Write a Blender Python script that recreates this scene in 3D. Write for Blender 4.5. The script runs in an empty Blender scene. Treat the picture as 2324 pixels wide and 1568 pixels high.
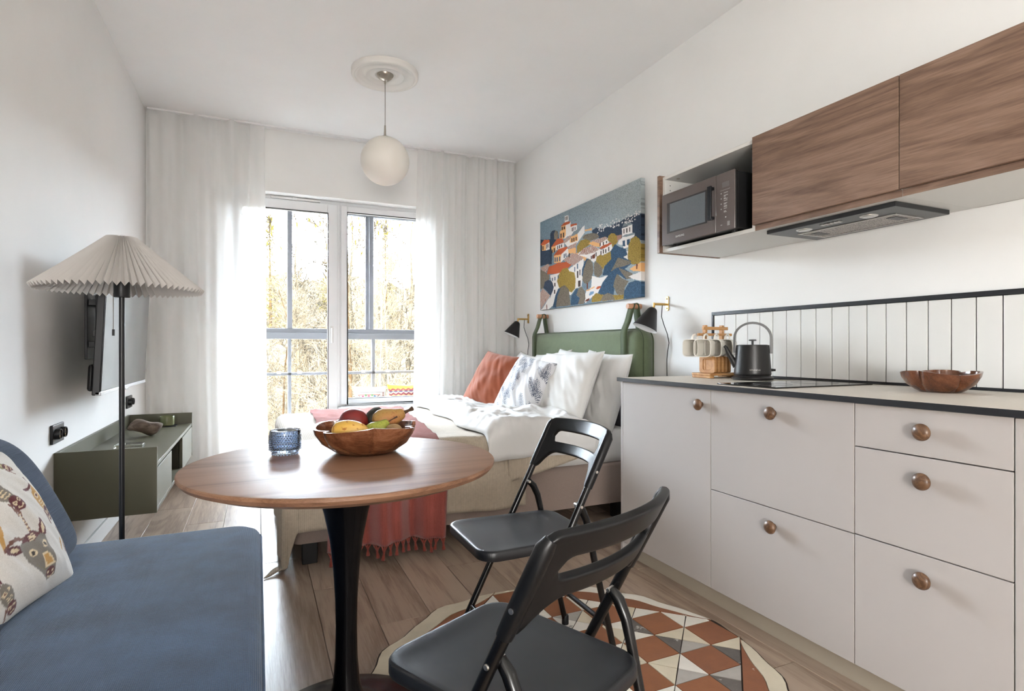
import bpy, bmesh, math, random
import numpy as np
from mathutils import Matrix, Vector, noise as mnoise
from math import pi, sin, cos, sqrt, atan2, hypot, radians as rad

# ------------------------------------------------------------------ camera, world, lights, exposure
scene = bpy.context.scene
COL = scene.collection
cam_data = bpy.data.cameras.new('camera')
cam_data.sensor_fit = 'HORIZONTAL'; cam_data.sensor_width = 36.0
cam_data.lens = 36.0 * 1282.76 / 2324.0
cam_data.shift_y = 5.4 / 2324.0
cam_data.clip_start = 0.05; cam_data.clip_end = 300
cam = bpy.data.objects.new('camera', cam_data); COL.objects.link(cam)
cam.location = (0, 0, 1.047); cam.rotation_euler = (pi / 2, 0, -rad(24.207))
scene.camera = cam

world = bpy.data.worlds.new('world'); scene.world = world; world.use_nodes = True
bg = world.node_tree.nodes['Background']
bg.inputs['Color'].default_value = (0.78, 0.89, 1.0, 1); bg.inputs['Strength'].default_value = 22.5
world.cycles.sampling_method = 'MANUAL'; world.cycles.sample_map_resolution = 256

def light(name, kind, loc, rot, energy, color=(1, 1, 1), **kw):
    d = bpy.data.lights.new(name, kind); d.energy = energy; d.color = color
    for k, v in kw.items(): setattr(d, k, v)
    o = bpy.data.objects.new(name, d); COL.objects.link(o); o.location = loc; o.rotation_euler = rot
    return o
# late-afternoon sun behind the building: it reaches the trees, not the room
light('sun', 'SUN', (0, -5, 12), Vector((0.45, 1.0, -0.62)).to_track_quat('-Z', 'Y').to_euler(), 48.0, (1.0, 0.89, 0.70), angle=rad(1))
pl = light('window_portal', 'AREA', (0.625, 5.36, 1.18), (-pi / 2, 0, 0), 1.0, shape='RECTANGLE', size=1.75, size_y=2.4)
pl.data.cycles.is_portal = True
# unseen fill light added behind the camera to brighten the room
light('fill_light', 'POINT', (-0.42, -2.00, 1.00), (0, 0, 0), 50.0, (1.0, 0.985, 0.97), shadow_soft_size=.30)

vs = scene.view_settings
vs.view_transform = 'Standard'; vs.look = 'None'; vs.exposure = 1.95; vs.gamma = 1.0; vs.use_curve_mapping = False
scene.display_settings.display_device = 'sRGB'
cy = scene.cycles
cy.max_bounces = 6; cy.diffuse_bounces = 3; cy.glossy_bounces = 3; cy.transmission_bounces = 6; cy.transparent_max_bounces = 12
cy.caustics_reflective = False; cy.caustics_refractive = False; cy.sample_clamp_indirect = 6.0
cy.use_denoising = True; cy.use_adaptive_sampling = True; cy.adaptive_threshold = .09

# ------------------------------------------------------------------ helpers
def lin(c):
    if isinstance(c, str): c = tuple(int(c[i:i + 2], 16) for i in (0, 2, 4))
    return tuple(((v / 255) / 12.92 if v / 255 <= .04045 else ((v / 255 + .055) / 1.055) ** 2.4) for v in c[:3])

class NT:
    def __init__(s, name):
        s.m = bpy.data.materials.new(name); s.m.use_nodes = True; s.t = s.m.node_tree
        s.p = s.t.nodes['Principled BSDF']; s.out = s.t.nodes['Material Output']; s._co = None
    def n(s, typ, **kw):
        nd = s.t.nodes.new('ShaderNode' + typ)
        for k, v in kw.items():
            if k.startswith('i_'):
                key = k[2:]
                nd.inputs[int(key) if key.isdigit() else key.replace('_', ' ')].default_value = v
            else: setattr(nd, k, v)
        return nd
    def l(s, a, b): s.t.links.new(a, b)
    def co(s, scale=(1, 1, 1), rot=(0, 0, 0), rnd=False):
        tc = s.n('TexCoord'); mp = s.n('Mapping'); mp.inputs['Scale'].default_value = scale; mp.inputs['Rotation'].default_value = rot
        s.l(tc.outputs['Object'], mp.inputs['Vector'])
        if rnd:
            oi = s.n('ObjectInfo'); mu = s.n('Math', operation='MULTIPLY'); mu.inputs[1].default_value = 37.0
            s.l(oi.outputs['Random'], mu.inputs[0]); s.l(mu.outputs[0], mp.inputs['Location'])
        return mp.outputs['Vector']
    def ramp(s, fac, stops):
        r = s.n('ValToRGB'); e = r.color_ramp.elements
        while len(e) < len(stops): e.new(0.5)
        for i, (p, c) in enumerate(stops): e[i].position = p; e[i].color = (*c, 1)
        s.l(fac, r.inputs['Fac']); return r.outputs['Color']
    def noise(s, vec, scale, detail=3, rough=.5, dist=0):
        nd = s.n('TexNoise'); nd.inputs['Scale'].default_value = scale; nd.inputs['Detail'].default_value = detail
        nd.inputs['Roughness'].default_value = rough; nd.inputs['Distortion'].default_value = dist
        s.l(vec, nd.inputs['Vector']); return nd.outputs['Fac']
    def bump(s, h, strength, dist=.01):
        b = s.n('Bump'); b.inputs['Strength'].default_value = strength; b.inputs['Distance'].default_value = dist
        s.l(h, b.inputs['Height']); s.l(b.outputs['Normal'], s.p.inputs['Normal'])

def mat(name, c, rough=.5, metal=0., spec=.5, var=None, bump=None, coat=0., sheen=0., trans=0., ior=1.45, scale=(1, 1, 1), attr=False):
    s = NT(name); p = s.p; c = lin(c)
    p.inputs['Base Color'].default_value = (*c, 1); p.inputs['Roughness'].default_value = rough; p.inputs['Metallic'].default_value = metal
    p.inputs['Specular IOR Level'].default_value = spec; p.inputs['Coat Weight'].default_value = coat; p.inputs['Coat Roughness'].default_value = .08
    p.inputs['Sheen Weight'].default_value = sheen; p.inputs['Transmission Weight'].default_value = trans; p.inputs['IOR'].default_value = ior
    if attr:
        a = s.n('Attribute', attribute_name='Col'); s.l(a.outputs['Color'], p.inputs['Base Color'])
    if var:
        f = s.noise(s.co(scale), var[0], 4, .6); k = var[1]
        s.l(s.ramp(f, [(.3, tuple(v * (1 - k) for v in c)), (.7, tuple(min(1, v * (1 + k)) for v in c))]), p.inputs['Base Color'])
    if bump:
        f = s.noise(s.co(scale), bump[0], 3, .6); s.bump(f, bump[1], bump[2] if len(bump) > 2 else .002)
    return s.m

def fabric(name, c, weave=700, amp=.35, rough=.9, var=(6, .08), sheen=.2, attr=False, rib=None, fine=.12):
    """woven cloth: fine thread relief, slight tone variation"""
    s = NT(name); p = s.p; c = lin(c); v = s.co()
    p.inputs['Roughness'].default_value = rough; p.inputs['Sheen Weight'].default_value = sheen; p.inputs['Specular IOR Level'].default_value = .2
    f = s.noise(v, var[0], 4, .6); k = var[1]
    col = s.ramp(f, [(.3, tuple(x * (1 - k) for x in c)), (.7, tuple(min(1, x * (1 + k)) for x in c))])
    g = s.noise(v, weave, 2, .7)
    mx = s.n('MixRGB', blend_type='MULTIPLY'); mx.inputs['Fac'].default_value = 1
    s.l(s.ramp(g, [(.3, (1 - fine * 2,) * 3), (.7, (1, 1, 1))]), mx.inputs['Color2'])
    if attr:
        a = s.n('Attribute', attribute_name='Col'); s.l(a.outputs['Color'], mx.inputs['Color1'])
    else: s.l(col, mx.inputs['Color1'])
    s.l(mx.outputs['Color'], p.inputs['Base Color'])
    h = g
    if rib:
        w = s.n('TexWave', wave_type='BANDS', bands_direction=rib[0]); w.inputs['Scale'].default_value = rib[1]; w.inputs['Distortion'].default_value = .6
        w.inputs['Detail'].default_value = 1
        s.l(v, w.inputs['Vector']); ad = s.n('Math', operation='ADD'); s.l(g, ad.inputs[0]); s.l(w.outputs['Fac'], ad.inputs[1]); h = ad.outputs[0]
        mx2 = s.n('MixRGB', blend_type='MULTIPLY'); mx2.inputs['Fac'].default_value = 1
        s.l(mx.outputs['Color'], mx2.inputs['Color1']); s.l(s.ramp(w.outputs['Fac'], [(0, (rib[2],) * 3), (.6, (1, 1, 1))]), mx2.inputs['Color2'])
        s.l(mx2.outputs['Color'], p.inputs['Base Color'])
    s.bump(h, amp, .0015)
    return s.m

def wood(name, stops, axis='Y', stretch=12, scale=3., rough=.45, bump=.08, coat=0., rnd=False, fig=1.2, spec=.4, grain=45):
    """grain drawn out along one axis, with swirling figure"""
    s = NT(name); p = s.p; st = 1.0 / stretch
    sc = {'X': (st, 1, 1), 'Y': (1, st, 1), 'Z': (1, 1, st)}[axis]
    v = s.co(sc, rnd=rnd)
    big = s.noise(v, scale, 3, .55, fig)
    w = s.n('Math', operation='MULTIPLY'); w.inputs[1].default_value = 9.0; s.l(big, w.inputs[0])
    fr = s.n('Math', operation='PINGPONG'); fr.inputs[1].default_value = 1.0; s.l(w.outputs[0], fr.inputs[0])
    st2 = st / 3; sc2 = {'X': (st2, 1, 1), 'Y': (1, st2, 1), 'Z': (1, 1, st2)}[axis]
    fine = s.noise(s.co(sc2, rnd=rnd), scale * grain, 3, .75)
    a = s.n('Math', operation='MULTIPLY_ADD'); a.inputs[1].default_value = .34; s.l(fr.outputs[0], a.inputs[0])
    b = s.n('Math', operation='MULTIPLY_ADD'); b.inputs[1].default_value = .66; s.l(fine, b.inputs[0])
    lo = s.noise(v, scale * .7, 2, .5); c = s.n('Math', operation='MULTIPLY'); c.inputs[1].default_value = .30; s.l(lo, c.inputs[0])
    s.l(c.outputs[0], b.inputs[2]); s.l(b.outputs[0], a.inputs[2])
    col = s.ramp(a.outputs[0], [(q, lin(cc)) for q, cc in stops])
    if rnd:
        oi = s.n('ObjectInfo'); hs = s.n('HueSaturation'); mr = s.n('MapRange'); mr.inputs['To Min'].default_value = .9; mr.inputs['To Max'].default_value = 1.1
        s.l(oi.outputs['Random'], mr.inputs['Value']); s.l(mr.outputs[0], hs.inputs['Value']); s.l(col, hs.inputs['Color']); col = hs.outputs['Color']
    s.l(col, p.inputs['Base Color'])
    p.inputs['Roughness'].default_value = rough; p.inputs['Coat Weight'].default_value = coat; p.inputs['Coat Roughness'].default_value = .12
    p.inputs['Specular IOR Level'].default_value = spec
    s.bump(a.outputs[0], bump, .002)
    return s.m

def thin_glass(name, tint=(1, 1, 1), refl=1.0):
    s = NT(name); s.t.nodes.remove(s.p)
    tr = s.n('BsdfTransparent'); tr.inputs['Color'].default_value = (*tint, 1)
    gl = s.n('BsdfGlossy'); gl.inputs['Roughness'].default_value = .02
    fr = s.n('Fresnel'); fr.inputs['IOR'].default_value = 1.45
    mu = s.n('Math', operation='MULTIPLY'); mu.inputs[1].default_value = refl; s.l(fr.outputs[0], mu.inputs[0])
    mx = s.n('MixShader'); s.l(mu.outputs[0], mx.inputs['Fac']); s.l(tr.outputs[0], mx.inputs[1]); s.l(gl.outputs[0], mx.inputs[2])
    s.l(mx.outputs[0], s.out.inputs['Surface']); return s.m

def sheer(name, c, open_=.3, trl=.5):
    s = NT(name); s.t.nodes.remove(s.p); c = lin(c)
    tr = s.n('BsdfTransparent'); di = s.n('BsdfDiffuse'); tl = s.n('BsdfTranslucent')
    di.inputs['Color'].default_value = (*c, 1); tl.inputs['Color'].default_value = (*c, 1)
    m1 = s.n('MixShader'); m1.inputs['Fac'].default_value = trl; s.l(di.outputs[0], m1.inputs[1]); s.l(tl.outputs[0], m1.inputs[2])
    m2 = s.n('MixShader'); m2.inputs['Fac'].default_value = open_; s.l(m1.outputs[0], m2.inputs[1]); s.l(tr.outputs[0], m2.inputs[2])
    s.l(m2.outputs[0], s.out.inputs['Surface']); return s.m

class MB:
    def __init__(s): s.v = []; s.f = []; s.c = None
    def add(s, vs, fs):
        k = len(s.v); s.v += [tuple(p) for p in vs]; s.f += [tuple(i + k for i in f) for f in fs]; return s
    def box(s, x0, x1, y0, y1, z0, z1):
        v = [(x, y, z) for z in (z0, z1) for y in (y0, y1) for x in (x0, x1)]
        return s.add(v, [(0, 2, 3, 1), (4, 5, 7, 6), (0, 1, 5, 4), (2, 6, 7, 3), (0, 4, 6, 2), (1, 3, 7, 5)])
    def prism(s, poly, h0, h1, fn=lambda a, b, h: (a, b, h)):
        n = len(poly); v = [fn(a, b, h0) for a, b in poly] + [fn(a, b, h1) for a, b in poly]
        return s.add(v, [tuple(range(n - 1, -1, -1)), tuple(range(n, 2 * n))] + [(i, (i + 1) % n, n + (i + 1) % n, n + i) for i in range(n)])
    def tube(s, path, r, n=8, caps=True, closed=False):
        P = [Vector(p) for p in path]; m = len(P); R = r if isinstance(r, (list, tuple)) else [r] * m
        up = None; vs = []
        for i in range(m):
            if closed: t = P[(i + 1) % m] - P[i - 1]
            else: t = P[min(i + 1, m - 1)] - P[max(i - 1, 0)]
            if t.length < 1e-9: t = Vector((0, 0, 1))
            t.normalize()
            if up is None:
                up = Vector((0, 0, 1)) if abs(t.z) < .9 else Vector((1, 0, 0))
            up = (up - t * up.dot(t)); up = up.normalized() if up.length > 1e-6 else t.orthogonal().normalized()
            b = t.cross(up)
            vs += [tuple(P[i] + (up * cos(2 * pi * j / n) + b * sin(2 * pi * j / n)) * R[i]) for j in range(n)]
        fs = []; mm = m if closed else m - 1
        for i in range(mm):
            for j in range(n):
                a = i * n + j; b2 = i * n + (j + 1) % n; k = ((i + 1) % m) * n
                fs.append((a, b2, k + (j + 1) % n, k + j))
        if caps and not closed: fs += [tuple(range(n - 1, -1, -1)), tuple(range((m - 1) * n, m * n))]
        return s.add(vs, fs)
    def lathe(s, prof, c=(0, 0, 0), n=32, rf=None, mtx=None, cap=True):
        vs = []; m = len(prof)
        for r, z in prof:
            for j in range(n):
                th = 2 * pi * j / n; k = rf(th) if rf else 1
                p = Vector((r * k * cos(th), r * k * sin(th), z))
                if mtx is not None: p = mtx @ p
                vs.append((p.x + c[0], p.y + c[1], p.z + c[2]))
        fs = [(i * n + j, i * n + (j + 1) % n, (i + 1) * n + (j + 1) % n, (i + 1) * n + j) for i in range(m - 1) for j in range(n)]
        if cap: fs += [tuple(range(n - 1, -1, -1)), tuple(range((m - 1) * n, m * n))]
        return s.add(vs, fs)
    def grid(s, nu, nv, fn, wrapu=False):
        vs = [fn(i / (nu if wrapu else nu - 1), j / (nv - 1)) for j in range(nv) for i in range(nu)]
        fs = []
        for j in range(nv - 1):
            for i in range(nu if wrapu else nu - 1):
                i2 = (i + 1) % nu; fs.append((j * nu + i, j * nu + i2, (j + 1) * nu + i2, (j + 1) * nu + i))
        return s.add(vs, fs)
    def ball(s, c, r, n=12, m=8, sc=(1, 1, 1)):
        prof = [(max(1e-5, r * sin(pi * i / m)), -r * cos(pi * i / m)) for i in range(m + 1)]
        vs0 = len(s.v); s.lathe(prof, (0, 0, 0), n)
        s.v[vs0:] = [(c[0] + x * sc[0], c[1] + y * sc[1], c[2] + z * sc[2]) for x, y, z in s.v[vs0:]]; return s
    def build(s, name, m, parent=None, smooth=False, bevel=0, seg=2, solid=0, local=False, label=None, cols=None, kind=None, ang=40, off=0.):
        me = bpy.data.meshes.new(name)
        me.from_pydata(s.v, [], s.f); me.validate()
        if cols is not None:
            at = me.color_attributes.new('Col', 'FLOAT_COLOR', 'POINT')
            at.data.foreach_set('color', np.asarray(cols, dtype=np.float32).ravel())
        if bevel or not solid:
            bm = bmesh.new(); bm.from_mesh(me)
            if cols is None: bmesh.ops.remove_doubles(bm, verts=bm.verts, dist=1e-5)
            if not solid: bmesh.ops.recalc_face_normals(bm, faces=bm.faces)
            if bevel:
                ed = [e for e in bm.edges if len(e.link_faces) == 2 and e.calc_face_angle(0) > .5]
                res = bmesh.ops.bevel(bm, geom=ed, offset=bevel, segments=seg, affect='EDGES', clamp_overlap=True, profile=.5)
                for f_ in res['faces']: f_.smooth = True
            bm.to_mesh(me); bm.free()
        o = bpy.data.objects.new(name, me); COL.objects.link(o)
        me.materials.append(m)
        if smooth:
            for p in me.polygons: p.use_smooth = True
            if smooth != 'all' and hasattr(me, 'set_sharp_from_angle'): me.set_sharp_from_angle(angle=rad(ang))
        if parent is not None:
            o.parent = parent
            if not local: me.transform(Matrix.Translation(-Vector(root_loc(parent))))
        if solid:
            md = o.modifiers.new('thickness', 'SOLIDIFY'); md.thickness = solid; md.offset = off
        if label: o['label'] = label
        if kind: o['kind'] = kind
        return o

def root_loc(o):
    p = Vector(o.location)
    while o.parent: o = o.parent; p += Vector(o.location)
    return p
def thing(name, label, cat, loc=(0, 0, 0), rz=0, group=None, kind=None):
    o = bpy.data.objects.new(name, None); COL.objects.link(o); o.location = loc; o.rotation_euler = (0, 0, rz); o.empty_display_size = .1
    tag(o, label, cat, group, kind); return o
def tag(o, label, cat, group=None, kind=None):
    if label: o['label'] = label
    if cat: o['category'] = cat
    if group: o['group'] = group
    if kind: o['kind'] = kind
    return o
def struct(name, loc=(0, 0, 0), label=None):
    o = bpy.data.objects.new(name, None); COL.objects.link(o); o.location = loc; o['kind'] = 'structure'
    if label: o['label'] = label
    return o
def sobj(o, label=None):
    o['kind'] = 'structure'
    if label: o['label'] = label
    return o
def copy_tree(o, parent=None):
    c = o.copy(); COL.objects.link(c); c.parent = parent
    for ch in o.children: copy_tree(ch, c)
    return c
def recenter(o):
    """move a one-mesh thing's origin to the middle of its base"""
    vs = np.array([v.co[:] for v in o.data.vertices]); c = Vector(((vs[:, 0].min() + vs[:, 0].max()) / 2, (vs[:, 1].min() + vs[:, 1].max()) / 2, vs[:, 2].min()))
    o.data.transform(Matrix.Translation(-c)); o.location = Vector(o.location) + c; return o
def nz(x, y, z=0, s=1.): return mnoise.noise(Vector((x * s, y * s, z * s)))
def text_mesh(txt, size, extrude=.0003):
    cu = bpy.data.curves.new('lettering', 'FONT'); cu.body = txt; cu.size = size; cu.extrude = extrude; cu.align_x = 'CENTER'; cu.align_y = 'CENTER'
    o = bpy.data.objects.new('lettering', cu); COL.objects.link(o)
    bpy.context.view_layer.update()
    me = bpy.data.meshes.new_from_object(o.evaluated_get(bpy.context.evaluated_depsgraph_get()))
    vs = [tuple(v.co) for v in me.vertices]; fs = [tuple(p.vertices) for p in me.polygons]
    bpy.data.objects.remove(o); bpy.data.curves.remove(cu); bpy.data.meshes.remove(me)
    return vs, fs

# raster print -> vertex colours (flat prints on cloth and canvas)
class Canvas:
    def __init__(s, w, h, bgc):
        s.w, s.h = w, h; s.a = np.zeros((h, w, 3)); s.a[:] = lin(bgc)
        yy, xx = np.mgrid[0:h, 0:w]; s.x = (xx + .5) / w; s.y = (yy + .5) / h
    def put(s, m, c): s.a[m] = lin(c)
    def inside(s, pts):
        m = np.zeros((s.h, s.w), bool); n = len(pts)
        xs = [p[0] for p in pts]; ys = [p[1] for p in pts]
        for i in range(n):
            x0, y0 = pts[i]; x1, y1 = pts[(i + 1) % n]
            if y0 == y1: continue
            cnd = ((s.y >= min(y0, y1)) & (s.y < max(y0, y1)))
            m ^= cnd & (s.x < x0 + (s.y - y0) * (x1 - x0) / (y1 - y0))
        return m
    def poly(s, pts, c): m = s.inside(pts); s.put(m, c); return m
    def ell(s, cx, cy_, rx, ry, c, rot=0):
        dx = s.x - cx; dy = s.y - cy_; a = dx * cos(rot) + dy * sin(rot); b = -dx * sin(rot) + dy * cos(rot)
        m = (a / rx) ** 2 + (b / ry) ** 2 < 1; s.put(m, c); return m
    def line(s, pts, w, c):
        for (x0, y0), (x1, y1) in zip(pts[:-1], pts[1:]):
            dx, dy = x1 - x0, y1 - y0; L = dx * dx + dy * dy + 1e-12
            t = np.clip(((s.x - x0) * dx + (s.y - y0) * dy) / L, 0, 1)
            s.put((s.x - x0 - t * dx) ** 2 + (s.y - y0 - t * dy) ** 2 < w * w, c)
    def at(s, u, v):
        i = min(s.w - 1, max(0, int(u * s.w))); j = min(s.h - 1, max(0, int(v * s.h))); return s.a[j, i]

# ------------------------------------------------------------------ materials
M = {}
def plaster(name, c, sc=26, st=.12):
    s = NT(name); v = s.co(); c = lin(c)
    f = s.noise(v, 1.7, 4, .6)
    s.l(s.ramp(f, [(.3, tuple(x * .965 for x in c)), (.7, c)]), s.p.inputs['Base Color'])
    s.p.inputs['Roughness'].default_value = .85; s.p.inputs['Specular IOR Level'].default_value = .25
    if st: s.bump(s.noise(v, sc, 4, .65), st, .004)
    return s.m
M['wall'] = plaster('wall_paint', (244, 243, 240), 26, 0)
M['wall_l'] = plaster('wall_paint_troweled', (244, 242, 239), 9, .22)
M['ceil'] = plaster('ceiling_paint', (246, 245, 243), 40, 0)
M['plank'] = wood('laminate_oak', [(.28, (118, 98, 82)), (.5, (148, 127, 110)), (.72, (172, 152, 134))], 'Y', 9, 4.5, .36, .05, rnd=True, fig=1.6, spec=.5)
M['dark'] = mat('joint_dark', (34, 30, 28), .9)
M['white_trim'] = mat('white_trim', (235, 234, 232), .45)
M['pvc'] = mat('window_pvc', (236, 237, 238), .32)
M['alu'] = mat('balcony_aluminium', (100, 101, 104), .45, .0)
M['glass'] = thin_glass('window_glass', (1, 1, 1), .30)
M['concrete'] = mat('balcony_concrete', (224, 222, 218), .9, var=(4, .06))
M['sheer'] = sheer('sheer_voile', (252, 251, 249), .24, .55)
M['gasket'] = mat('gasket_black', (38, 38, 40), .6)
M['black_metal'] = mat('black_metal', (20, 20, 22), .38, .0, spec=.5)
M['black_plastic'] = mat('black_plastic', (24, 25, 28), .42, bump=(420, .10, .001))
M['brass'] = mat('brass', (198, 160, 96), .38, 1.0)
M['steel'] = mat('steel', (200, 198, 194), .3, 1.0)

# ------------------------------------------------------------------ room shell
XL, XR, YB, YF, ZC = -.784, 2.3175, -2.3, 5.12, 2.867
T = .18
floor = sobj(MB().box(XL, XR, YB, YF + .2, -.12, -.011).build('floor', M['dark']), 'light oak laminate plank floor')
PW, PLN = .2022, 1.28
plank_mesh = {}
def plank(x0, x1, y0, y1):
    key = (round(x1 - x0, 4), round(y1 - y0, 4)); g = .0007
    if key not in plank_mesh:
        o = MB().box(g, key[0] - g, g, key[1] - g, -.011, 0).build('plank', M['plank'], bevel=.0016, seg=1); plank_mesh[key] = o.data
    else:
        o = bpy.data.objects.new('plank', plank_mesh[key]); COL.objects.link(o)
    o.parent = floor; o.location = (x0, y0, 0)
k0 = int(math.floor((XL + .590) / PW)) ; k = k0
while -.590 + k * PW < XR:
    xa = max(XL, -.590 + k * PW); xb = min(XR, -.590 + (k + 1) * PW)
    y = (4.255 - .42 * k) % PLN - 3 * PLN
    while y < YF:
        ya, yb = max(YB, y), min(YF, y + PLN)
        if yb - ya > .02 and xb - xa > .01: plank(xa, xb, ya, yb)
        y += PLN
    k += 1

sobj(MB().box(XL - T, XL, YB - T, YF + .2, -.12, ZC + .1).build('wall_left', M['wall_l']), 'white plastered left wall')
sobj(MB().box(XR, XR + T, YB - T, YF + .2, -.12, ZC + .1).build('wall_right', M['wall']), 'white painted right wall')
sobj(MB().box(XL, XR, YB - T, YB, -.12, ZC + .1).build('wall_back', M['wall']), 'white wall behind the viewer')
sobj(MB().box(XL, XR, YB, YF, ZC, ZC + .1).build('ceiling', M['ceil']), 'flat white ceiling')
WX0, WX1, WXM, WZT, WZS, WD = -.235, 1.485, .652, 2.352, .52, .22     # window opening
wf = MB()
wf.box(XL, WX0, YF, YF + WD + .06, -.12, ZC + .1); wf.box(WX1, XR, YF, YF + WD + .06, -.12, ZC + .1)
wf.box(WX0, WX1, YF, YF + WD + .06, WZT, ZC + .1); wf.box(WXM, WX1, YF, YF + WD + .06, -.12, WZS)
sobj(wf.build('wall_far', M['wall']), 'white window wall')
sobj(MB().box(XL, XL + .014, YB, YF, 0, .085).build('baseboard_left', M['white_trim'], bevel=.004), 'white skirting board along the left wall')
sobj(MB().box(XR - .014, XR, 2.36, YF, 0, .085).build('baseboard_right', M['white_trim'], bevel=.004), 'white skirting board behind the bed')
fb = MB(); fb.box(XL + .014, WX0, YF - .014, YF, 0, .085); fb.box(WXM, XR - .014, YF - .014, YF, 0, .085)
sobj(fb.build('baseboard_far', M['white_trim'], bevel=.004), 'white skirting board below the window')

# ------------------------------------------------------------------ window: balcony door + fixed light
FY = YF + .12                                              # inner face of the frames
win = struct('window_1', (WXM, FY, 0), 'white plastic window with a balcony door on its left')
def ring(x0, x1, z0, z1, w, y0, y1, wb=None):
    m = MB(); wb = wb or w
    m.box(x0, x0 + w, y0, y1, z0, z1); m.box(x1 - w, x1, y0, y1, z0, z1)
    m.box(x0 + w, x1 - w, y0, y1, z1 - w, z1); m.box(x0 + w, x1 - w, y0, y1, z0, z0 + wb); return m
ring(WX0, WXM + .016, 0.0, WZT, .055, FY + .008, FY + .078).build('door_frame', M['pvc'], win, bevel=.003)
ring(WXM + .016, WX1, WZS, WZT, .055, FY + .008, FY + .078, .05).build('window_frame', M['pvc'], win, bevel=.003)
sd = ring(WX0 + .030, WXM - .004, .03, WZT - .030, .083, FY - .012, FY + .052, .12).build('door_sash', M['pvc'], win, bevel=.006)
sw = ring(WXM + .024, WX1 - .030, WZS + .022, WZT - .030, .058, FY - .004, FY + .052, .052).build('window_sash', M['pvc'], win, bevel=.006)
DG = (WX0 + .113, WXM - .087, .15, WZT - .113); WG = (WXM + .082, WX1 - .088, WZS + .074, WZT - .088)
for nm, g, par in (('door_pane', DG, sd), ('window_pane', WG, sw)):
    MB().box(g[0] - .01, g[1] + .01, FY + .018, FY + .024, g[2] - .01, g[3] + .01).build(nm, M['glass'], win)
    ring(g[0] - .004, g[1] + .004, g[2] - .004, g[3] + .004, .005, FY - .0125 if nm[0] == 'd' else FY - .0045, FY + .016).build('gasket', M['gasket'], win)
hd = MB(); hx = .598; hd.box(hx - .014, hx + .014, FY - .022, FY - .012, 1.10, 1.24)
hd.tube([(hx, FY - .02, 1.215), (hx, FY - .06, 1.215), (hx, FY - .062, 1.20), (hx - .002, FY - .062, 1.09)], .0095, 8)
hd.build('door_handle', M['white_trim'], win, bevel=.002, label='white lever handle')
vt = MB(); vt.box(.10, .50, FY - .014, FY + .012, WZT - .026, WZT - .006); vt.box(.27, .31, FY - .018, FY - .01, WZT - .03, WZT - .004)
vt.build('trickle_vent', M['white_trim'], win, bevel=.003)
MB().box(WXM + .02, WX1 + .03, YF - .03, FY + .01, WZS - .03, WZS + .006).build('window_sill', M['pvc'], win, bevel=.004)
MB().box(WX0, WXM + .016, FY - .012, FY + .09, -.011, .012).build('threshold', M['pvc'], win, bevel=.003)

# ------------------------------------------------------------------ curtains
def curtain(name, label, x0, x1, seed, lean, fr, gather):
    rnd = random.Random(seed); w = x1 - x0
    ph = [rnd.uniform(0, 6.28) for _ in range(4)]
    def fn(u, v):
        z = .012 + v * (ZC - .016); t = 1 - v
        uu = u + .008 * sin(9 * u + 3 * v) * t
        a = (.030 * sin(2 * pi * fr * uu + ph[0]) + .020 * sin(2 * pi * fr * 1.63 * uu + ph[1]) + .012 * sin(2 * pi * fr * 2.9 * uu + ph[2]))
        k = gather(u)
        y = YF - .078 + a * (.62 + .38 * t) * k + .006 * nz(u * 7, v * 3, seed)
        x = x0 + w * u + lean(u, v) + .010 * nz(u * 9, v * 2.2, seed + 5)
        return (max(XL + .004, min(XR - .004, x)), min(YF - .004, max(YF - .16, y)), z)
    o = MB().grid(240, 44, fn).build(name, M['sheer'], smooth='all')
    me = o.data
    recenter(o); tag(o, label, 'curtain', 'sheer curtains'); return o
curtain('curtain', 'sheer white curtain on the left, hanging in the corner behind the floor lamp', -.772, .052, 3, lambda u, v: .03 * u * (1 - v) ** 2, 3.6, lambda u: .35 if u > .86 else 1.0)
curtain('curtain', 'sheer white curtain on the right, hanging in the corner beyond the bed', 1.325, 2.295, 11, lambda u, v: -.055 * (1 - u) * (1 - v), 5.6, lambda u: .45 if u < .1 else 1.0)
sobj(MB().box(XL + .02, XR - .02, YF - .10, YF - .055, ZC - .012, ZC).build('trim_1', M['white_trim']), 'white curtain track on the ceiling')

# ------------------------------------------------------------------ balcony
BY = 6.40
balc = struct('balcony_shell', (0.6, BY, 0), 'glazed balcony outside the window')
bs = MB(); bs.box(-1.6, 3.2, YF + WD + .06, BY + .12, -.25, -.12); bs.box(-1.6, 3.2, YF + WD + .06, BY + .12, 2.62, 2.8)
bs.box(-1.75, -1.6, YF + WD + .06, BY + .12, -.25, 2.8); bs.box(3.2, 3.35, YF + WD + .06, BY + .12, -.25, 2.8)
bs.build('slab', M['concrete'], balc)
fc = MB(); fy0_, fy1_ = YF + WD + .0605, YF + WD + .075
fc.box(-1.6, WX0, fy0_, fy1_, -.12, 2.62); fc.box(WX1, 3.2, fy0_, fy1_, -.12, 2.62); fc.box(WX0, WX1, fy0_, fy1_, WZT, 2.62); fc.box(WXM, WX1, fy0_, fy1_, -.12, WZS)
fc.build('bounce_damper', mat('bounce_damper_grey', (96, 92, 88), .9, var=(5, .08)), balc)  # unseen grey skin added to cut wall bounce onto the balcony cushions
def bar(n, x0, x1, z0, z1, y0=BY - .03, y1=BY + .03): return MB().box(x0, x1, y0, y1, z0, z1).build(n, M['alu'], balc, bevel=.003)
bar('glazing_rail', -1.6, 3.2, 2.50, 2.62); bar('glazing_rail', -1.6, 3.2, 1.141, 1.206, BY - .05, BY + .05); bar('glazing_rail', -1.6, 3.2, 1.206, 1.252)
bar('glazing_rail', -1.6, 3.2, .758, .787); bar('glazing_rail', -1.6, 3.2, -.12, -.07)
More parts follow.
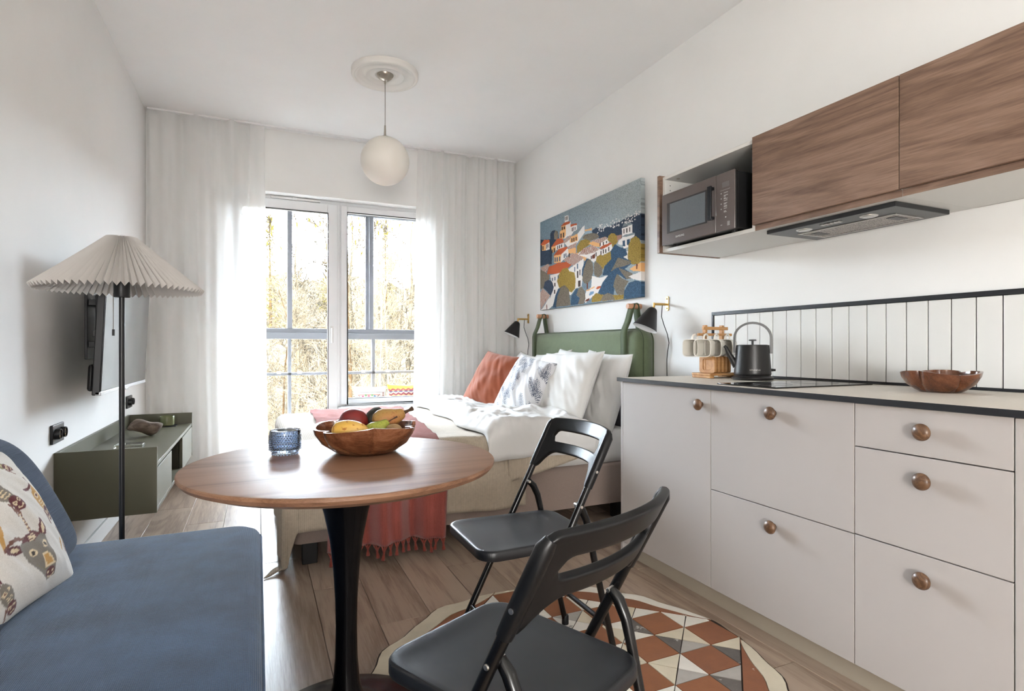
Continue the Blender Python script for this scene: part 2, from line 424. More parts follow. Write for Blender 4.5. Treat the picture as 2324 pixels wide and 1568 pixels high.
for i, x in enumerate((-1.445, -.575, .304, 1.173, 2.043, 2.91)):
    bar('glazing_post', x - .017, x + .017, -.07, 1.141)
    bar('sash_stile', x - (.085 if i % 2 else .022), x + .002 + (0 if i % 2 else .024), 1.252, 2.50, BY - .025, BY + .012)
    if i % 2: bar('sash_stile', x - .05, x - .004, 1.252, 2.50, BY - .055, BY - .026)
px = [-1.6, -1.445, -.575, .304, 1.173, 2.043, 2.91, 3.2]
for a, b in zip(px[:-1], px[1:]):
    for z0, z1 in ((-.07, .758), (.787, 1.141), (1.252, 2.50)):
        MB().box(a + .01, b - .01, BY - .004, BY + .002, z0, z1).build('pane', M['glass'], balc)
for x in (.20, .40, 1.06, 1.33):
    MB().box(x - .02, x + .02, BY - .045, BY - .008, .775, .80).build('clip', M['steel'], balc, bevel=.003)
MB().box(1.128, 1.138, BY - .058, BY - .054, 1.34, 1.42).build('latch', M['alu'], balc)

# balcony bench with two patterned cushions
M['bench'] = wood('bench_wood', [(.3, (150, 120, 88)), (.7, (190, 160, 124))], 'X', 8, 5)
bench = thing('bench', 'low wooden bench out on the balcony under the patterned cushions', 'bench', (1.6, 6.1, -.12))
for i in range(3): MB().box(.80, 2.6, 5.86 + i * .145, 5.99 + i * .145, .27, .295).build('slat', M['bench'], bench, bevel=.004)
for x in (.85, 2.55):
    for y in (5.90, 6.26): MB().box(x - .025, x + .025, y - .025, y + .025, -.12, .27).build('leg', M['bench'], bench, bevel=.004)

def pillow_mesh(w, h, t, n=36, pinch=.07, seed=0, wr=.006, puff=.42, canvas=None, back=None):
    """closed cushion in the local XY plane, front side +Z; returns builder and colours"""
    m = MB(); cols = []
    for side in (1, -1):
        def fn(u, v):
            a, b = 2 * u - 1, 2 * v - 1
            ka = 1 - pinch * (1 - b * b) * abs(a) ** 2; kb = 1 - pinch * (1 - a * a) * abs(b) ** 2
            x, y = a * ka * w / 2, b * kb * h / 2
            e = max(0., (1 - a * a) * (1 - b * b)) ** puff
            z = side * (t / 2) * e
            if side == 1: z += wr * e * (nz(a * 2.3, b * 2.3, seed) + .6 * nz(a * 6 + b * 3, b * 2.5, seed + 9)) * 1.6
            return (x, y, z)
        m.grid(n, n, fn)
        for j in range(n):
            for i in range(n):
                u, v = i / (n - 1), j / (n - 1)
                if canvas is not None and side == 1: cols.append((*canvas.at(u, 1 - v), 1))
                elif back is not None: cols.append((*lin(back), 1))
    return m, (cols if cols else None)
def pillow(name, label, cat, loc, size, rot, material, group=None, seam=None, **kw):
    m, cols = pillow_mesh(*size, **kw)
    o = m.build(name, material, smooth='all', cols=cols)
    o.matrix_world = Matrix.Translation(loc) @ rot
    tag(o, label, cat, group)
    if seam:
        n = 60; pts = []; w, h = size[0] * .5, size[1] * .5; pin = kw.get('pinch', .07)
        for i in range(n):
            s = 4 * i / n; k = int(s); f = 2 * (s - k) - 1; c = 1 - pin * (1 - f * f)
            pts.append([(f * w, -h * c, 0), (w * c, f * h, 0), (-f * w, h * c, 0), (-w * c, -f * h, 0)][k])
        sm = MB().tube(pts, seam[1], 6, closed=True).build('piping', seam[0], smooth='all'); sm.parent = o
    return o
def face_rot(normal, up=(0, 0, 1), roll=0):
    n = Vector(normal).normalized(); x = Vector(up).cross(n).normalized(); y = n.cross(x)
    return (Matrix((x, y, n)).transposed() @ Matrix.Rotation(roll, 3, 'Z')).to_4x4()

c1 = Canvas(150, 150, (226, 220, 210))
for s_ in (-1, 1):
    for k_ in range(-7, 8):
        c1.ell(.45 + s_ * k_ * .042, .62 + k_ * .042, .016, .016, (196, 150, 118))
    c1.line([(.45 - s_ * .34, .27), (.45 + s_ * .34, .95)], .006, (70, 66, 70))
c1.line([(.13, .285), (.80, .285)], .007, (205, 120, 100)); c1.line([(.05, .20), (.95, .20)], .006, (120, 112, 120)); c1.line([(.05, .12), (.95, .13)], .004, (205, 140, 150))
for x_, y_, c_ in ((.45, .40, (90, 170, 120)), (.38, .40, (214, 90, 130)), (.52, .40, (214, 90, 130)), (.45, .33, (214, 90, 130)), (.45, .47, (214, 90, 130)), (.27, .33, (214, 80, 120)), (.63, .34, (70, 130, 170)), (.45, .78, (214, 90, 130)), (.36, .30, (110, 160, 100)), (.55, .30, (110, 160, 100)), (.41, .62, (190, 80, 110)), (.50, .62, (190, 80, 110))):
    c1.poly([(x_ - .04, y_), (x_, y_ - .04), (x_ + .04, y_), (x_, y_ + .04)], c_)
for k_ in range(10): c1.poly([(.88, .2 + k_ * .08), (.93, .2 + k_ * .08), (.93, .26 + k_ * .08), (.88, .26 + k_ * .08)], (160, 110, 95))
c1.a *= .62  # dimming put into the print's colours to offset the bright balcony light
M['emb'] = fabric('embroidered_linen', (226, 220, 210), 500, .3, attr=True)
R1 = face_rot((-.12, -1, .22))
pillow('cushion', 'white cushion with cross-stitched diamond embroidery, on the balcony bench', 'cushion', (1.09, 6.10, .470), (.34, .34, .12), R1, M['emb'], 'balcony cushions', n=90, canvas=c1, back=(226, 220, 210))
c2 = Canvas(170, 150, (232, 200, 130))
def zig(y, a, n, w, c):
    c2.line([(i / (2 * n), y + (a if i % 2 else -a)) for i in range(2 * n + 1)], w, c)
c2.poly([(0, 0), (1, 0), (1, .17), (0, .17)], (236, 180, 70))
zig(.19, .03, 9, .022, (178, 78, 84)); c2.poly([(0, .235), (1, .235), (1, .262), (0, .262)], (104, 100, 140)); zig(.275, .02, 9, .012, (236, 232, 236)); zig(.325, .03, 9, .018, (170, 78, 96))
for k_ in range(10): c2.poly([(k_ * .1 + .02, .44), (k_ * .1 + .05, .39), (k_ * .1 + .08, .44)], (92, 98, 96))
for cx_ in (.36, .98): 
    c2.line([(cx_ - .22, .46), (cx_, .78), (cx_ + .22, .46)], .032, (106, 160, 200)); c2.line([(cx_ - .07, .46), (cx_, .57), (cx_ + .07, .46)], .018, (160, 80, 90)); c2.line([(cx_ - .04, .455), (cx_, .53), (cx_ + .04, .455)], .012, (240, 236, 236))
for cx_ in (.02, .70): c2.line([(cx_ - .12, .86), (cx_, .67), (cx_ + .12, .86)], .014, (96, 104, 130)); c2.line([(cx_ - .06, .86), (cx_, .76), (cx_ + .06, .86)], .010, (236, 226, 200))
c2.a *= .62  # second print dimmed in colour too, against the strong daylight out there
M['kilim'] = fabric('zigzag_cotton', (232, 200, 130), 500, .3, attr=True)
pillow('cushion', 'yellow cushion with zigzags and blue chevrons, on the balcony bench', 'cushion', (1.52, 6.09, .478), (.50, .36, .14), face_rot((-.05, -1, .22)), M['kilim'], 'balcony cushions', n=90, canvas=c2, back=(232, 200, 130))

# ------------------------------------------------------------------ outdoors: wood of bare trees below and beyond the balcony
s_ = NT('leaf_litter'); v_ = s_.co((1, 1, .25)); f1 = s_.noise(v_, 9.0, 6, .85, 1.2)
s_.l(s_.ramp(f1, [(.32, lin((12, 9.5, 6))), (.48, lin((34, 31, 26))), (.62, lin((45, 44, 40.5)))]), s_.p.inputs['Base Color']); s_.p.inputs['Roughness'].default_value = 1; s_.p.inputs['Specular IOR Level'].default_value = 0; M['litter'] = s_.m
sobj(MB().grid(260, 70, lambda u, v: (-60 + 140 * u, 9 + 90 * v, -7 + .6 * nz(u * 30, v * 20) + 13.6 * min(1, max(0, (v - .17) / .26)) ** 1.1 + (1.0 * nz(u * 60, v * 9, 4) + .8 * nz(u * 190, v * 19, 7)) * (v > .2))).build('ground', M['litter'], smooth='all'), 'sunlit wooded slope rising behind the trees')
M['twig'] = mat('twig_bark', (42, 38, 31), 1, spec=0, var=(3, .25)); M['trunk'] = mat('grey_bark', (26, 19, 11), 1, spec=0, var=(5, .25))
M['birch'] = mat('birch_bark', (60, 53, 43), 1, spec=0, var=(4, .18), scale=(1, 1, .5)); M['needle'] = mat('pine_needles', (38, 35, 12), 1, spec=0, var=(2, .3)); M['darktwig'] = mat('dark_twigs', (12, 9, 7), 1, spec=0)
def grow(m, p, d, L, r, depth, rnd, twigs, n=3, droop=0.):
    """one limb of a few bends; children split off along it"""
    pts = [p.copy()]; rs = [r]; seg = 4 if depth > 0 else 3
    for i in range(seg):
        d = (d + Vector((rnd.gauss(0, .13), rnd.gauss(0, .13), rnd.gauss(.02, .10) - droop))).normalized()
        p = p + d * (L / seg); pts.append(p.copy()); rs.append(r * (1 - .72 * (i + 1) / seg))
    m.tube(pts, rs, n, caps=False)
    if depth <= 0: return
    for i in range(1, seg + 1):
        for q in range(twigs):
            ax = Vector((rnd.gauss(0, 1), rnd.gauss(0, 1), rnd.gauss(0, .5))).normalized()
            nd = (d * .75 + ax * .75 + Vector((0, 0, .15 - droop))).normalized()
            grow(m, pts[i], nd, L * rnd.uniform(.38, .62), max(.009, rs[i] * .55), depth - 1, rnd, twigs, 3, droop)
def tree_proto(seed, h, r, bark, twigmat, name, label, group, lean=0.):
    rnd = random.Random(seed); t = thing(name, label, 'tree', (0, 0, 0), 0, group)
    tr = MB(); pts = []; rs = []; p = Vector((0, 0, 0))
    for i in range(9):
        f = i / 8; pts.append(Vector((lean * f * h + .12 * rnd.gauss(0, 1) * f, .12 * rnd.gauss(0, 1) * f, f * h))); rs.append(r * (1 - .86 * f))
    tr.tube(pts, rs, 6, caps=False); tr.build('trunk', bark, t, smooth='all', local=True)
    cr = MB()
    for k in range(38):
        f = rnd.uniform(.16, 1.0); i = min(7, int(f * 8)); q = pts[i].lerp(pts[i + 1], f * 8 - i)
        a = rnd.uniform(0, 6.28); up = rnd.uniform(.35, 1.1)
        grow(cr, q, Vector((cos(a), sin(a), up)).normalized(), h * rnd.uniform(.09, .16) * (1.25 - .6 * f), max(.012, r * .30 * (1.1 - f)), 2, rnd, 2)
    cr.build('crown', twigmat, t, local=True)
    return t
protos = [tree_proto(i + 2, h, r, M['trunk'] if i != 3 else M['birch'], M['twig'], 'bare_tree', 'slender leafless tree of the wood beyond the balcony', 'bare trees beyond the balcony') for i, (h, r) in enumerate(((10.6, .10), (11.6, .12), (9.6, .09), (11.2, .09)))]
rt = random.Random(5); first = [True] * 4
LABS = {}
front = [(-.9, 14.9, 'slender bare tree seen faintly through the left curtain'), (2.2, 15.4, 'slender bare tree nearest the balcony, just right of the window mullion'), (.75, 19.3, 'slender bare tree standing behind the balcony door pane'), (4.1, 19.7, 'slender bare tree behind the two white birches in the right pane')]
for i, (x, y, lb_) in enumerate(front):
    kx = i % 4
    t = protos[kx] if first[kx] else copy_tree(protos[kx]); first[kx] = False
    t['label'] = lb_; t.location = (x, y, -7.0); t.rotation_euler = (0, 0, rt.uniform(0, 6.28)); s_ = rt.uniform(.94, 1.04); t.scale = (s_ * .8, s_ * .8, s_)
# the rest of the wood runs together into one thicket
tk = MB(); tv = [np.array(c.data.vertices[0].co[:]) for c in ()]
src = []
for p_ in protos:
    for ch in p_.children:
        me = ch.data; va = np.empty(len(me.vertices) * 3); me.vertices.foreach_get('co', va)
        src.append((protos.index(p_), va.reshape(-1, 3), np.array([tuple(q.vertices) for q in me.polygons if len(q.vertices) == 4])))
VV = []; FF = []; base = 0
for row in range(2):
    for c_ in range(8):
        Y = 24.5 + row * 2.8 + rt.uniform(-1.2, 1.2); x = Y * (-.14 + .56 * (c_ + rt.uniform(.1, .9)) / 8); kx = rt.randrange(4); a_ = rt.uniform(0, 6.28); s_ = rt.uniform(.95, 1.2) * (1 + .008 * (Y - 24))
        for kk, va, fa in src:
            if kk != kx: continue
            w = np.stack([(va[:, 0] * cos(a_) - va[:, 1] * sin(a_)) * s_ * 1.2 + x, (va[:, 0] * sin(a_) + va[:, 1] * cos(a_)) * s_ * 1.2 + Y, va[:, 2] * s_ - 6.6], 1)
            VV.append(w); FF.append(fa + base); base += len(w)
me = bpy.data.meshes.new('thicket'); Va = np.concatenate(VV); Fa = np.concatenate(FF)
me.vertices.add(len(Va)); me.vertices.foreach_set('co', Va.ravel()); me.loops.add(len(Fa) * 4); me.loops.foreach_set('vertex_index', Fa.ravel().astype(np.int32))
me.polygons.add(len(Fa)); me.polygons.foreach_set('loop_start', np.arange(0, len(Fa) * 4, 4, dtype=np.int32)); me.update(); me.validate()
me.materials.append(M['twig']); to = bpy.data.objects.new('thicket', me); COL.objects.link(to)
tag(to, 'sunlit thicket of bare branches filling the view behind the trees', 'wood', None, 'stuff')
# two white birches close to the balcony, leaning
for i, (x, y, h, lean, sd, lab) in enumerate(((2.15, 11.6, 11.0, .030, 41, 'white-barked birch behind the right window pane, the thicker leaning one'), (3.75, 12.3, 10.4, -.020, 47, 'thin white-barked birch close to the right curtain'))):
    b = tree_proto(sd, h, .075 if i == 0 else .055, M['birch'], M['twig'], 'birch_tree', lab, None, lean); b.location = (x, y, -6.9); b.scale = (.45, .45, 1)
# pines at the skyline
def pine(x, y, h, seed, lab):
    rnd = random.Random(seed); t = thing('pine_tree', lab, 'tree', (x, y, -7), 0, None)
    MB().tube([(0, 0, 0), (.1, 0, h * .5), (0, .1, h)], [.16, .11, .03], 6, caps=False).build('trunk', M['trunk'], t, local=True)
    m = MB()
    for k in range(900):
        f = rnd.uniform(.45, 1.02); a = rnd.uniform(0, 6.28); rr = (1.06 - f) * 2.6 * rnd.uniform(.3, 1); c = Vector((rr * cos(a), rr * sin(a), f * h + rnd.gauss(0, .15)))
        for q in range(3):
            d = Vector((rnd.gauss(0, 1), rnd.gauss(0, 1), rnd.gauss(.5, .7))).normalized() * rnd.uniform(.18, .34); sdv = d.orthogonal().normalized() * .03
            m.add([c - sdv, c + sdv, c + d], [(0, 1, 2)])
    m.build('needles', M['needle'], t, local=True)
pine(.7, 41, 16.5, 1, 'olive-green pine crown at the left of the view through the balcony door'); pine(8.6, 42, 16.8, 2, 'olive-green pine crown rising in the right window pane'); pine(4.8, 44, 16.0, 3, 'pine crown at the skyline behind the window mullion')
# drooping catkin twigs of a tall birch whose trunk stands out of sight to the right
db = thing('weeping_birch', 'dark drooping birch twigs with catkins hanging across the top of the window', 'tree', (5.6, 8.9, -7))
MB().tube([(5.6, 8.9, -7), (5.5, 8.9, 0), (5.3, 8.8, 4), (5.2, 8.8, 8)], [.16, .13, .10, .05], 8, caps=False).build('trunk', M['birch'], db, smooth='all')
rb = random.Random(8)
for k in range(7):
    bx = -.25 + k * .52 + rb.uniform(-.1, .1); by = 8.3 + rb.uniform(-.4, .5); bz = 4.3
    mb = MB(); mb.tube([(5.3, 8.8, 4.4 + .25 * k), ((5.3 + bx) / 2, (8.8 + by) / 2, 4.9 + .1 * k), (bx + .2, by, bz + .2), (bx, by, bz - .5)], [.03, .02, .012, .008], 5, caps=False)
    ck = MB()
    for q in range(6):
        p = Vector((bx + rb.uniform(-.3, .3), by + rb.uniform(-.2, .2), bz - rb.uniform(.0, .5))); d = Vector((rb.gauss(0, .30), rb.gauss(0, .3), -1)).normalized(); pts = [p.copy()]
        L = rb.uniform(.9, 1.9)
        for s_ in range(7):
            d = (d + Vector((rb.gauss(0, .20), rb.gauss(0, .2), -.12))).normalized(); p = p + d * L / 7; pts.append(p.copy())
            if s_ > 0:
                for e in range(2):
                    dd = (d + Vector((rb.gauss(0, .6), rb.gauss(0, .6), rb.gauss(-.2, .3)))).normalized() * rb.uniform(.12, .36); mid = p + dd * .6
                    mb.tube([p, mid, p + dd + Vector((0, 0, -.06))], [.0035, .003, .002], 3, caps=False)
                    if rb.random() < .5: ck.tube([p + dd, p + dd + Vector((0, 0, -.05))], .008, 4)
        mb.tube(pts, [.007 * (1 - .08 * i) for i in range(8)], 4, caps=False)
    mb.build('branch', M['darktwig'], db)
    if ck.v: ck.build('catkins', M['needle'], db, kind='stuff')

# ------------------------------------------------------------------ kitchen base units
XK, YK = 1.661, 1.7454                                     # plane of the fronts, seam between first and second unit
M['front'] = mat('greige_front', (178, 172, 168), .55, spec=.35, var=(2, .015), bump=(600, .05, .0006))
M['carcass'] = mat('white_carcass', (228, 226, 221), .5)
M['plinth'] = mat('plinth_greige', (168, 158, 142), .5)
M['knob'] = wood('knob_walnut', [(.3, (62, 42, 29)), (.6, (94, 68, 48)), (.85, (120, 90, 66))], 'X', 1.5, 22, .4, .05, coat=.25, rnd=True)
M['walnut'] = wood('walnut_decor', [(.22, (74, 56, 46)), (.42, (106, 83, 69)), (.62, (126, 101, 85)), (.85, (146, 120, 103))], 'Y', 7.0, 3.2, .5, .05, fig=2.4, grain=60)
knob_mesh = None
def knob(parent, y, z):
    global knob_mesh
    if knob_mesh is None:
        prof = [(.0001, 0), (.011, 0), (.010, .007), (.012, .011), (.020, .014), (.0235, .019), (.0235, .023), (.019, .029), (.010, .0325), (.0001, .0335)]
        o = MB().lathe(prof, n=28, mtx=Matrix.Rotation(-pi / 2, 3, 'Y'), cap=False).build('knob', M['knob'], smooth='all', label='round walnut knob'); knob_mesh = o.data
    else:
        o = bpy.data.objects.new('knob', knob_mesh); COL.objects.link(o); o['label'] = 'round walnut knob'
    o.parent = parent; o.location = Vector((XK - .0005, y, z)) - Vector(root_loc(parent)); return o
def base_unit(label, y0, y1, fronts, kind):
    t = thing('base_cabinet', label, 'cabinet', ((XK + XR) / 2, (y0 + y1) / 2, .08), 0, 'kitchen base units')
    b = MB(); b.box(XK + .021, XR - .045, y0, y0 + .016, .08, .878); b.box(XK + .021, XR - .045, y1 - .016, y1, .08, .878)
    b.box(XK + .021, XR - .045, y0 + .016, y1 - .016, .08, .096); b.box(XR - .06, XR - .045, y0 + .016, y1 - .016, .096, .878); b.box(XK + .021, XR - .06, y0 + .016, y1 - .016, .862, .878)
    b.build('body', M['carcass'], t)
    for z0, z1, ky, kz in fronts:
        d = MB().box(XK, XK + .019, y0 + .0016, y1 - .0016, z0 + .0016, z1 - .0016).build(kind, M['front'], t, bevel=.0012)
        if ky is not None: knob(d, ky, kz)
    return t
base_unit('greige base cabinet with a single tall door, at the bed end of the kitchen', YK, YK + .600, [(.08, .88, 1.797, .815)], 'door')
base_unit('greige base cabinet with two deep drawers, below the hob', YK - .6, YK, [(.479, .88, 1.440, .817), (.08, .479, 1.440, .417)], 'drawer')
base_unit('narrow greige base cabinet with three drawers, below the empty wooden bowl', YK - 1.0, YK - .6, [(.748, .88, .943, .818), (.480, .748, .943, .684), (.08, .480, .943, .415)], 'drawer')
base_unit('greige base cabinet cut off by the right edge of the picture', YK - 1.6, YK - 1.0, [(.08, .88, None, None)], 'door')
tag(recenter(MB().box(XK, XR - .003, YK + .6003, YK + .617, .0, .8795).build('end_panel', M['front'], bevel=.001)), 'greige side panel closing the kitchen run beside the bed', 'panel')
tag(recenter(MB().box(XK + .045, XK + .061, YK - 1.6, YK + .600, .0, .0785).build('plinth', M['plinth'], bevel=.001)), 'grey-beige plinth board under the kitchen cabinets', 'plinth')

wt = thing('worktop', 'pale beige worktop with a black edge on the kitchen cabinets', 'worktop', (1.98, 1.3, .88))
M['laminate'] = mat('worktop_laminate', (214, 205, 192), .45, spec=.4, var=(180, .03))
M['edge'] = mat('black_edge', (36, 37, 40), .4)
MB().box(XK - .0135, XR - .002, YK - 1.6, YK + .6285, .8805, .8985).build('top', M['laminate'], wt)
eg = MB(); eg.box(XK - .0150, XK - .0135, YK - 1.6, YK + .630, .8803, .8988); eg.box(XK - .015, XR - .002, YK + .6285, YK + .6305, .8803, .8988)
eg.build('edge_band', M['edge'], wt)

hob = thing('hob', 'narrow black glass hob set in the worktop in front of the kettle', 'hob', (1.98, 1.62, .8985))
M['hobglass'] = mat('black_glass', (8, 8, 9), .06, spec=.6); M['hobmark'] = mat('hob_marking', (120, 120, 124), .4)
MB().box(1.712, 2.252, 1.476, 1.764, .8990, .9035).build('glass', M['hobglass'], hob, bevel=.0012)
hr = MB()
for cx_, r_ in ((1.86, .072), (2.10, .088)): hr.tube([(cx_ + r_ * cos(a * pi / 20), 1.62 + r_ * sin(a * pi / 20), .9034) for a in range(40)], .0007, 4, closed=True)
hr.build('cooking_zone', M['hobmark'], hob)

# ------------------------------------------------------------------ splashback: one object per tile
sp = thing('splashback', 'splashback of narrow upright white tiles with a black border above the worktop', 'splashback', (XR, 1.6, .8988))
M['tile'] = mat('white_glazed_tile', (226, 225, 221), .22, spec=.5); M['grout'] = mat('black_grout', (26, 27, 32), .8)
MB().box(XR - .006, XR - .0005, .2, 2.399, .899, 1.226).build('backing', M['grout'], sp)
tm = None
for i in range(27):
    y1 = 2.3955 - .0783 * i
    if tm is None:
        o = MB().box(-.0125, -.005, -.0740, 0, 0, .316).build('tile', M['tile'], bevel=.0014); tm = o.data
    else: o = bpy.data.objects.new('tile', tm); COL.objects.link(o)
    o.parent = sp; o.location = Vector((XR, y1, .909)) - sp.location
MB().box(XR - .0165, XR - .0005, .2, 2.412, 1.2265, 1.2445).build('top_trim', M['edge'], sp, bevel=.001)
MB().box(XR - .0165, XR - .0005, 2.3985, 2.412, .899, 1.2265).build('side_trim', M['edge'], sp, bevel=.001)
MB().box(XR - .015, XR - .0005, .2, 2.3985, .899, .9085).build('bottom_trim', M['edge'], sp, bevel=.001)

# ------------------------------------------------------------------ wall units
XU = 1.9016; UZ0, UZ1 = 1.542, 1.935
def wall_unit(label, y0, y1, door=True):
    t = thing('wall_cabinet', label, 'cabinet', ((XU + XR) / 2, (y0 + y1) / 2, UZ0), 0, 'kitchen wall units')
    xb = XU + .020; b = MB()
    b.box(xb, XR - .002, y0, y0 + .016, UZ0, UZ1 - .002); b.box(xb, XR - .002, y1 - .016, y1, UZ0, UZ1 - .002)
    b.box(xb, XR - .002, y0 + .016, y1 - .016, UZ1 - .018, UZ1 - .002); b.box(xb, XR - .002, y0 + .016, y1 - .016, UZ0, UZ0 + .016)
    b.box(XR - .012, XR - .002, y0 + .016, y1 - .016, UZ0 + .016, UZ1 - .018)
    b.build('body', M['carcass'], t, bevel=.0008)
    if door:
        MB().box(XU, XU + .018, y0 + .0016, y1 - .0016, 1.564, UZ1).build('door', M['walnut'], t, bevel=.0012, label='walnut-grain flap door')
        MB().box(XU + .0185, XU + .0205, y0 + .001, y1 - .001, UZ0 - .0005, 1.5635).build('grip_rail', M['walnut'], t)
    else:
        h = MB()
        for z in (1.84, 1.865, 1.89):
            for x in (XU + .055,): h.lathe([(.0001, 0), (.0026, 0), (.0026, .0006), (.0001, .0006)], (x, y1 - .0161, z), 10, mtx=Matrix.Rotation(pi / 2, 3, 'X'))
        h.build('shelf_holes', M['dark'], t, kind='stuff')
        for y in (y0 + .06, y1 - .06): MB().lathe([(.0001, 0), (.009, 0), (.009, .001), (.0001, .001)], (XU + .07, y, UZ1 - .0192), 14).build('cap', M['plinth'], t)
    return t
YU = 1.7611
wall_unit('open white wall cabinet holding the microwave', YU, YU + .600, False)
wall_unit('wall cabinet with a walnut flap door, above the extractor hood', YU - .6, YU)
wall_unit('wall cabinet with a walnut flap door, cut off by the right edge of the picture', YU - 1.2, YU - .6)
tag(recenter(MB().box(XU - .001, XR - .002, YU + .6004, YU + .6184, UZ0 - .003, UZ1 + .006).build('end_panel', M['walnut'], bevel=.001)), 'thin walnut side panel on the end of the wall cabinets by the painting', 'panel')

hood = thing('extractor_hood', 'flat dark grey built-in extractor hood under the walnut cabinets', 'hood', (2.11, 1.47, 1.525))
M['hoodgrey'] = mat('hood_grey', (92, 93, 94), .42, .3); M['hoodrim'] = mat('hood_rim', (40, 41, 43), .4); M['mesh'] = None
HX0, HX1, HY0, HY1, HZ = 1.957, 2.262, 1.205, 1.733, 1.5255
MB().box(HX0, HX1, HY0, HY1, HZ, 1.5412).build('rim', M['hoodrim'], hood, bevel=.001)
MB().box(HX0 + .002, HX1 - .002, HY0 + .002, HY1 - .002, HZ - .0008, HZ + .002).build('plate', M['hoodgrey'], hood)
fx0, fx1, fy0, fy1 = 2.06, 2.225, 1.268, 1.668
ring_ = MB()
for b_ in ((fx0, fx0 + .008, fy0, fy1), (fx1 - .008, fx1, fy0, fy1), (fx0 + .008, fx1 - .008, fy0, fy0 + .008), (fx0 + .008, fx1 - .008, fy1 - .008, fy1)): ring_.box(b_[0], b_[1], b_[2], b_[3], HZ - .0045, HZ - .0006)
ring_.build('filter_frame', M['steel'], hood)
s_ = NT('filter_mesh'); v_ = s_.co(); ck_ = s_.n('TexVoronoi'); ck_.inputs['Scale'].default_value = 160; s_.l(v_, ck_.inputs['Vector'])
s_.l(s_.ramp(ck_.outputs['Distance'], [(.25, lin((70, 66, 64))), (.5, lin((170, 162, 156)))]), s_.p.inputs['Base Color']); s_.p.inputs['Metallic'].default_value = .6; s_.p.inputs['Roughness'].default_value = .4; s_.bump(ck_.outputs['Distance'], .6, .002)
flt = MB().box(fx0 + .008, fx1 - .008, fy0 + .008, fy1 - .008, HZ - .0025, HZ - .0008).build('grease_filter', s_.m, hood)
for y in (fy0 + .045, fy1 - .045): MB().box(2.105, 2.175, y - .018, y + .018, HZ - .0042, HZ - .0024).build('filter_catch', M['hoodgrey'], flt, bevel=.001)
for y in (1.335, 1.60):
    l = MB().lathe([(.0001, -.001), (.022, -.001), (.024, .001), (.029, .0015), (.030, .004)], (2.015, y, HZ - .005), 28, cap=False).build('downlight', M['steel'], hood, smooth=True)
    MB().lathe([(.0001, 0), (.021, 0), (.021, .001), (.0001, .001)], (2.015, y, HZ - .0068), 24).build('lens', mat('frosted_lens', (222, 222, 220), .4), l)
for i in range(5): MB().box(1.985, 2.008, 1.43 + i * .017, 1.441 + i * .017, HZ - .005, HZ - .0008).build('button', M['steel'], hood, bevel=.0008)

# ------------------------------------------------------------------ microwave
mw = thing('microwave', 'brown-grey microwave oven with a black handle in the open cabinet', 'microwave', (2.02, 2.06, UZ0 + .016))
M['mwface'] = mat('clay_grey_glass', (98, 89, 86), .18, spec=.5, coat=.3); M['mwbody'] = mat('microwave_body', (20, 20, 21), .5); M['mwprint'] = mat('pale_print', (196, 192, 188), .5)
mx, my0, my1, mz0, mz1 = 1.868, 1.823, 2.302, 1.562, 1.818
MB().box(mx + .024, 2.215, my0 + .006, my1 - .006, mz0 + .004, mz1 - .003).build('body', M['mwbody'], mw, bevel=.004)
MB().box(mx + .008, mx + .023, my0 + .001, my1 - .001, mz0 + .002, mz1 - .001).build('bezel', M['mwbody'], mw, bevel=.003)
dr = MB().box(mx, mx + .0075, 1.9345, my1, mz0, mz1).build('door', M['mwface'], mw, bevel=.003)
cp = MB().box(mx, mx + .0075, my0, 1.9325, mz0, mz1).build('control_panel', M['mwface'], mw, bevel=.003)
s_ = NT('door_screen'); v_ = s_.co(); ck_ = s_.n('TexVoronoi'); ck_.inputs['Scale'].default_value = 330; ck_.inputs['Randomness'].default_value = .1; s_.l(v_, ck_.inputs['Vector'])
s_.l(s_.ramp(ck_.outputs['Distance'], [(.3, lin((70, 76, 80))), (.5, lin((112, 118, 122)))]), s_.p.inputs['Base Color']); s_.p.inputs['Roughness'].default_value = .12
MB().box(mx - .0008, mx + .001, 1.985, 2.262, 1.617, 1.769).build('door_window', mat('window_border', (62, 60, 60), .15), dr, bevel=.0004)
MB().box(mx - .0014, mx - .0006, 1.996, 2.240, 1.624, 1.761).build('door_screen', s_.m, dr)
hh = MB(); hh.box(mx - .024, mx - .016, 1.938, 1.962, 1.618, 1.772); hh.box(mx - .017, mx, 1.940, 1.960, 1.622, 1.636); hh.box(mx - .017, mx, 1.940, 1.960, 1.754, 1.768)
hh.build('handle', mat('handle_black', (18, 20, 24), .25), dr, bevel=.002)
vs_, fs_ = text_mesh('SAMSUNG', .0135)
MB().add([(mx - .0006 - z, 2.168 - x, 1.5915 + y) for x, y, z in vs_], fs_).build('lettering', M['mwprint'], dr)
MB().box(mx - .0006, mx + .001, 1.852, 1.894, 1.752, 1.775).build('display', mat('display_grey', (112, 106, 104), .1), cp)
pm = MB(); rr = random.Random(2)
pm.box(mx - .0005, mx + .001, 1.848, 1.905, 1.7405, 1.7412)
for i in range(8):
    z = 1.727 - i * .0115
    for q in range(1 if i % 3 == 0 else 2):
        w_ = rr.uniform(.010, .024); pm.box(mx - .0005, mx + .001, 1.884 - w_, 1.884, z - q * .0042, z - q * .0042 + .0022)
    if i % 2 == 0:
        pm.box(mx - .0005, mx + .001, 1.897, 1.902, z - .001, z + .003)
pm.box(mx - .0005, mx + .001, 1.870, 1.876, 1.618, 1.623); pm.box(mx - .0005, mx + .001, 1.894, 1.903, 1.588, 1.590)
for i in range(4): pm.box(mx - .0005, mx + .001, 1.850, 1.864, 1.582 + i * .005, 1.584 + i * .005)
pm.build('key_markings', M['mwprint'], cp, kind='stuff')
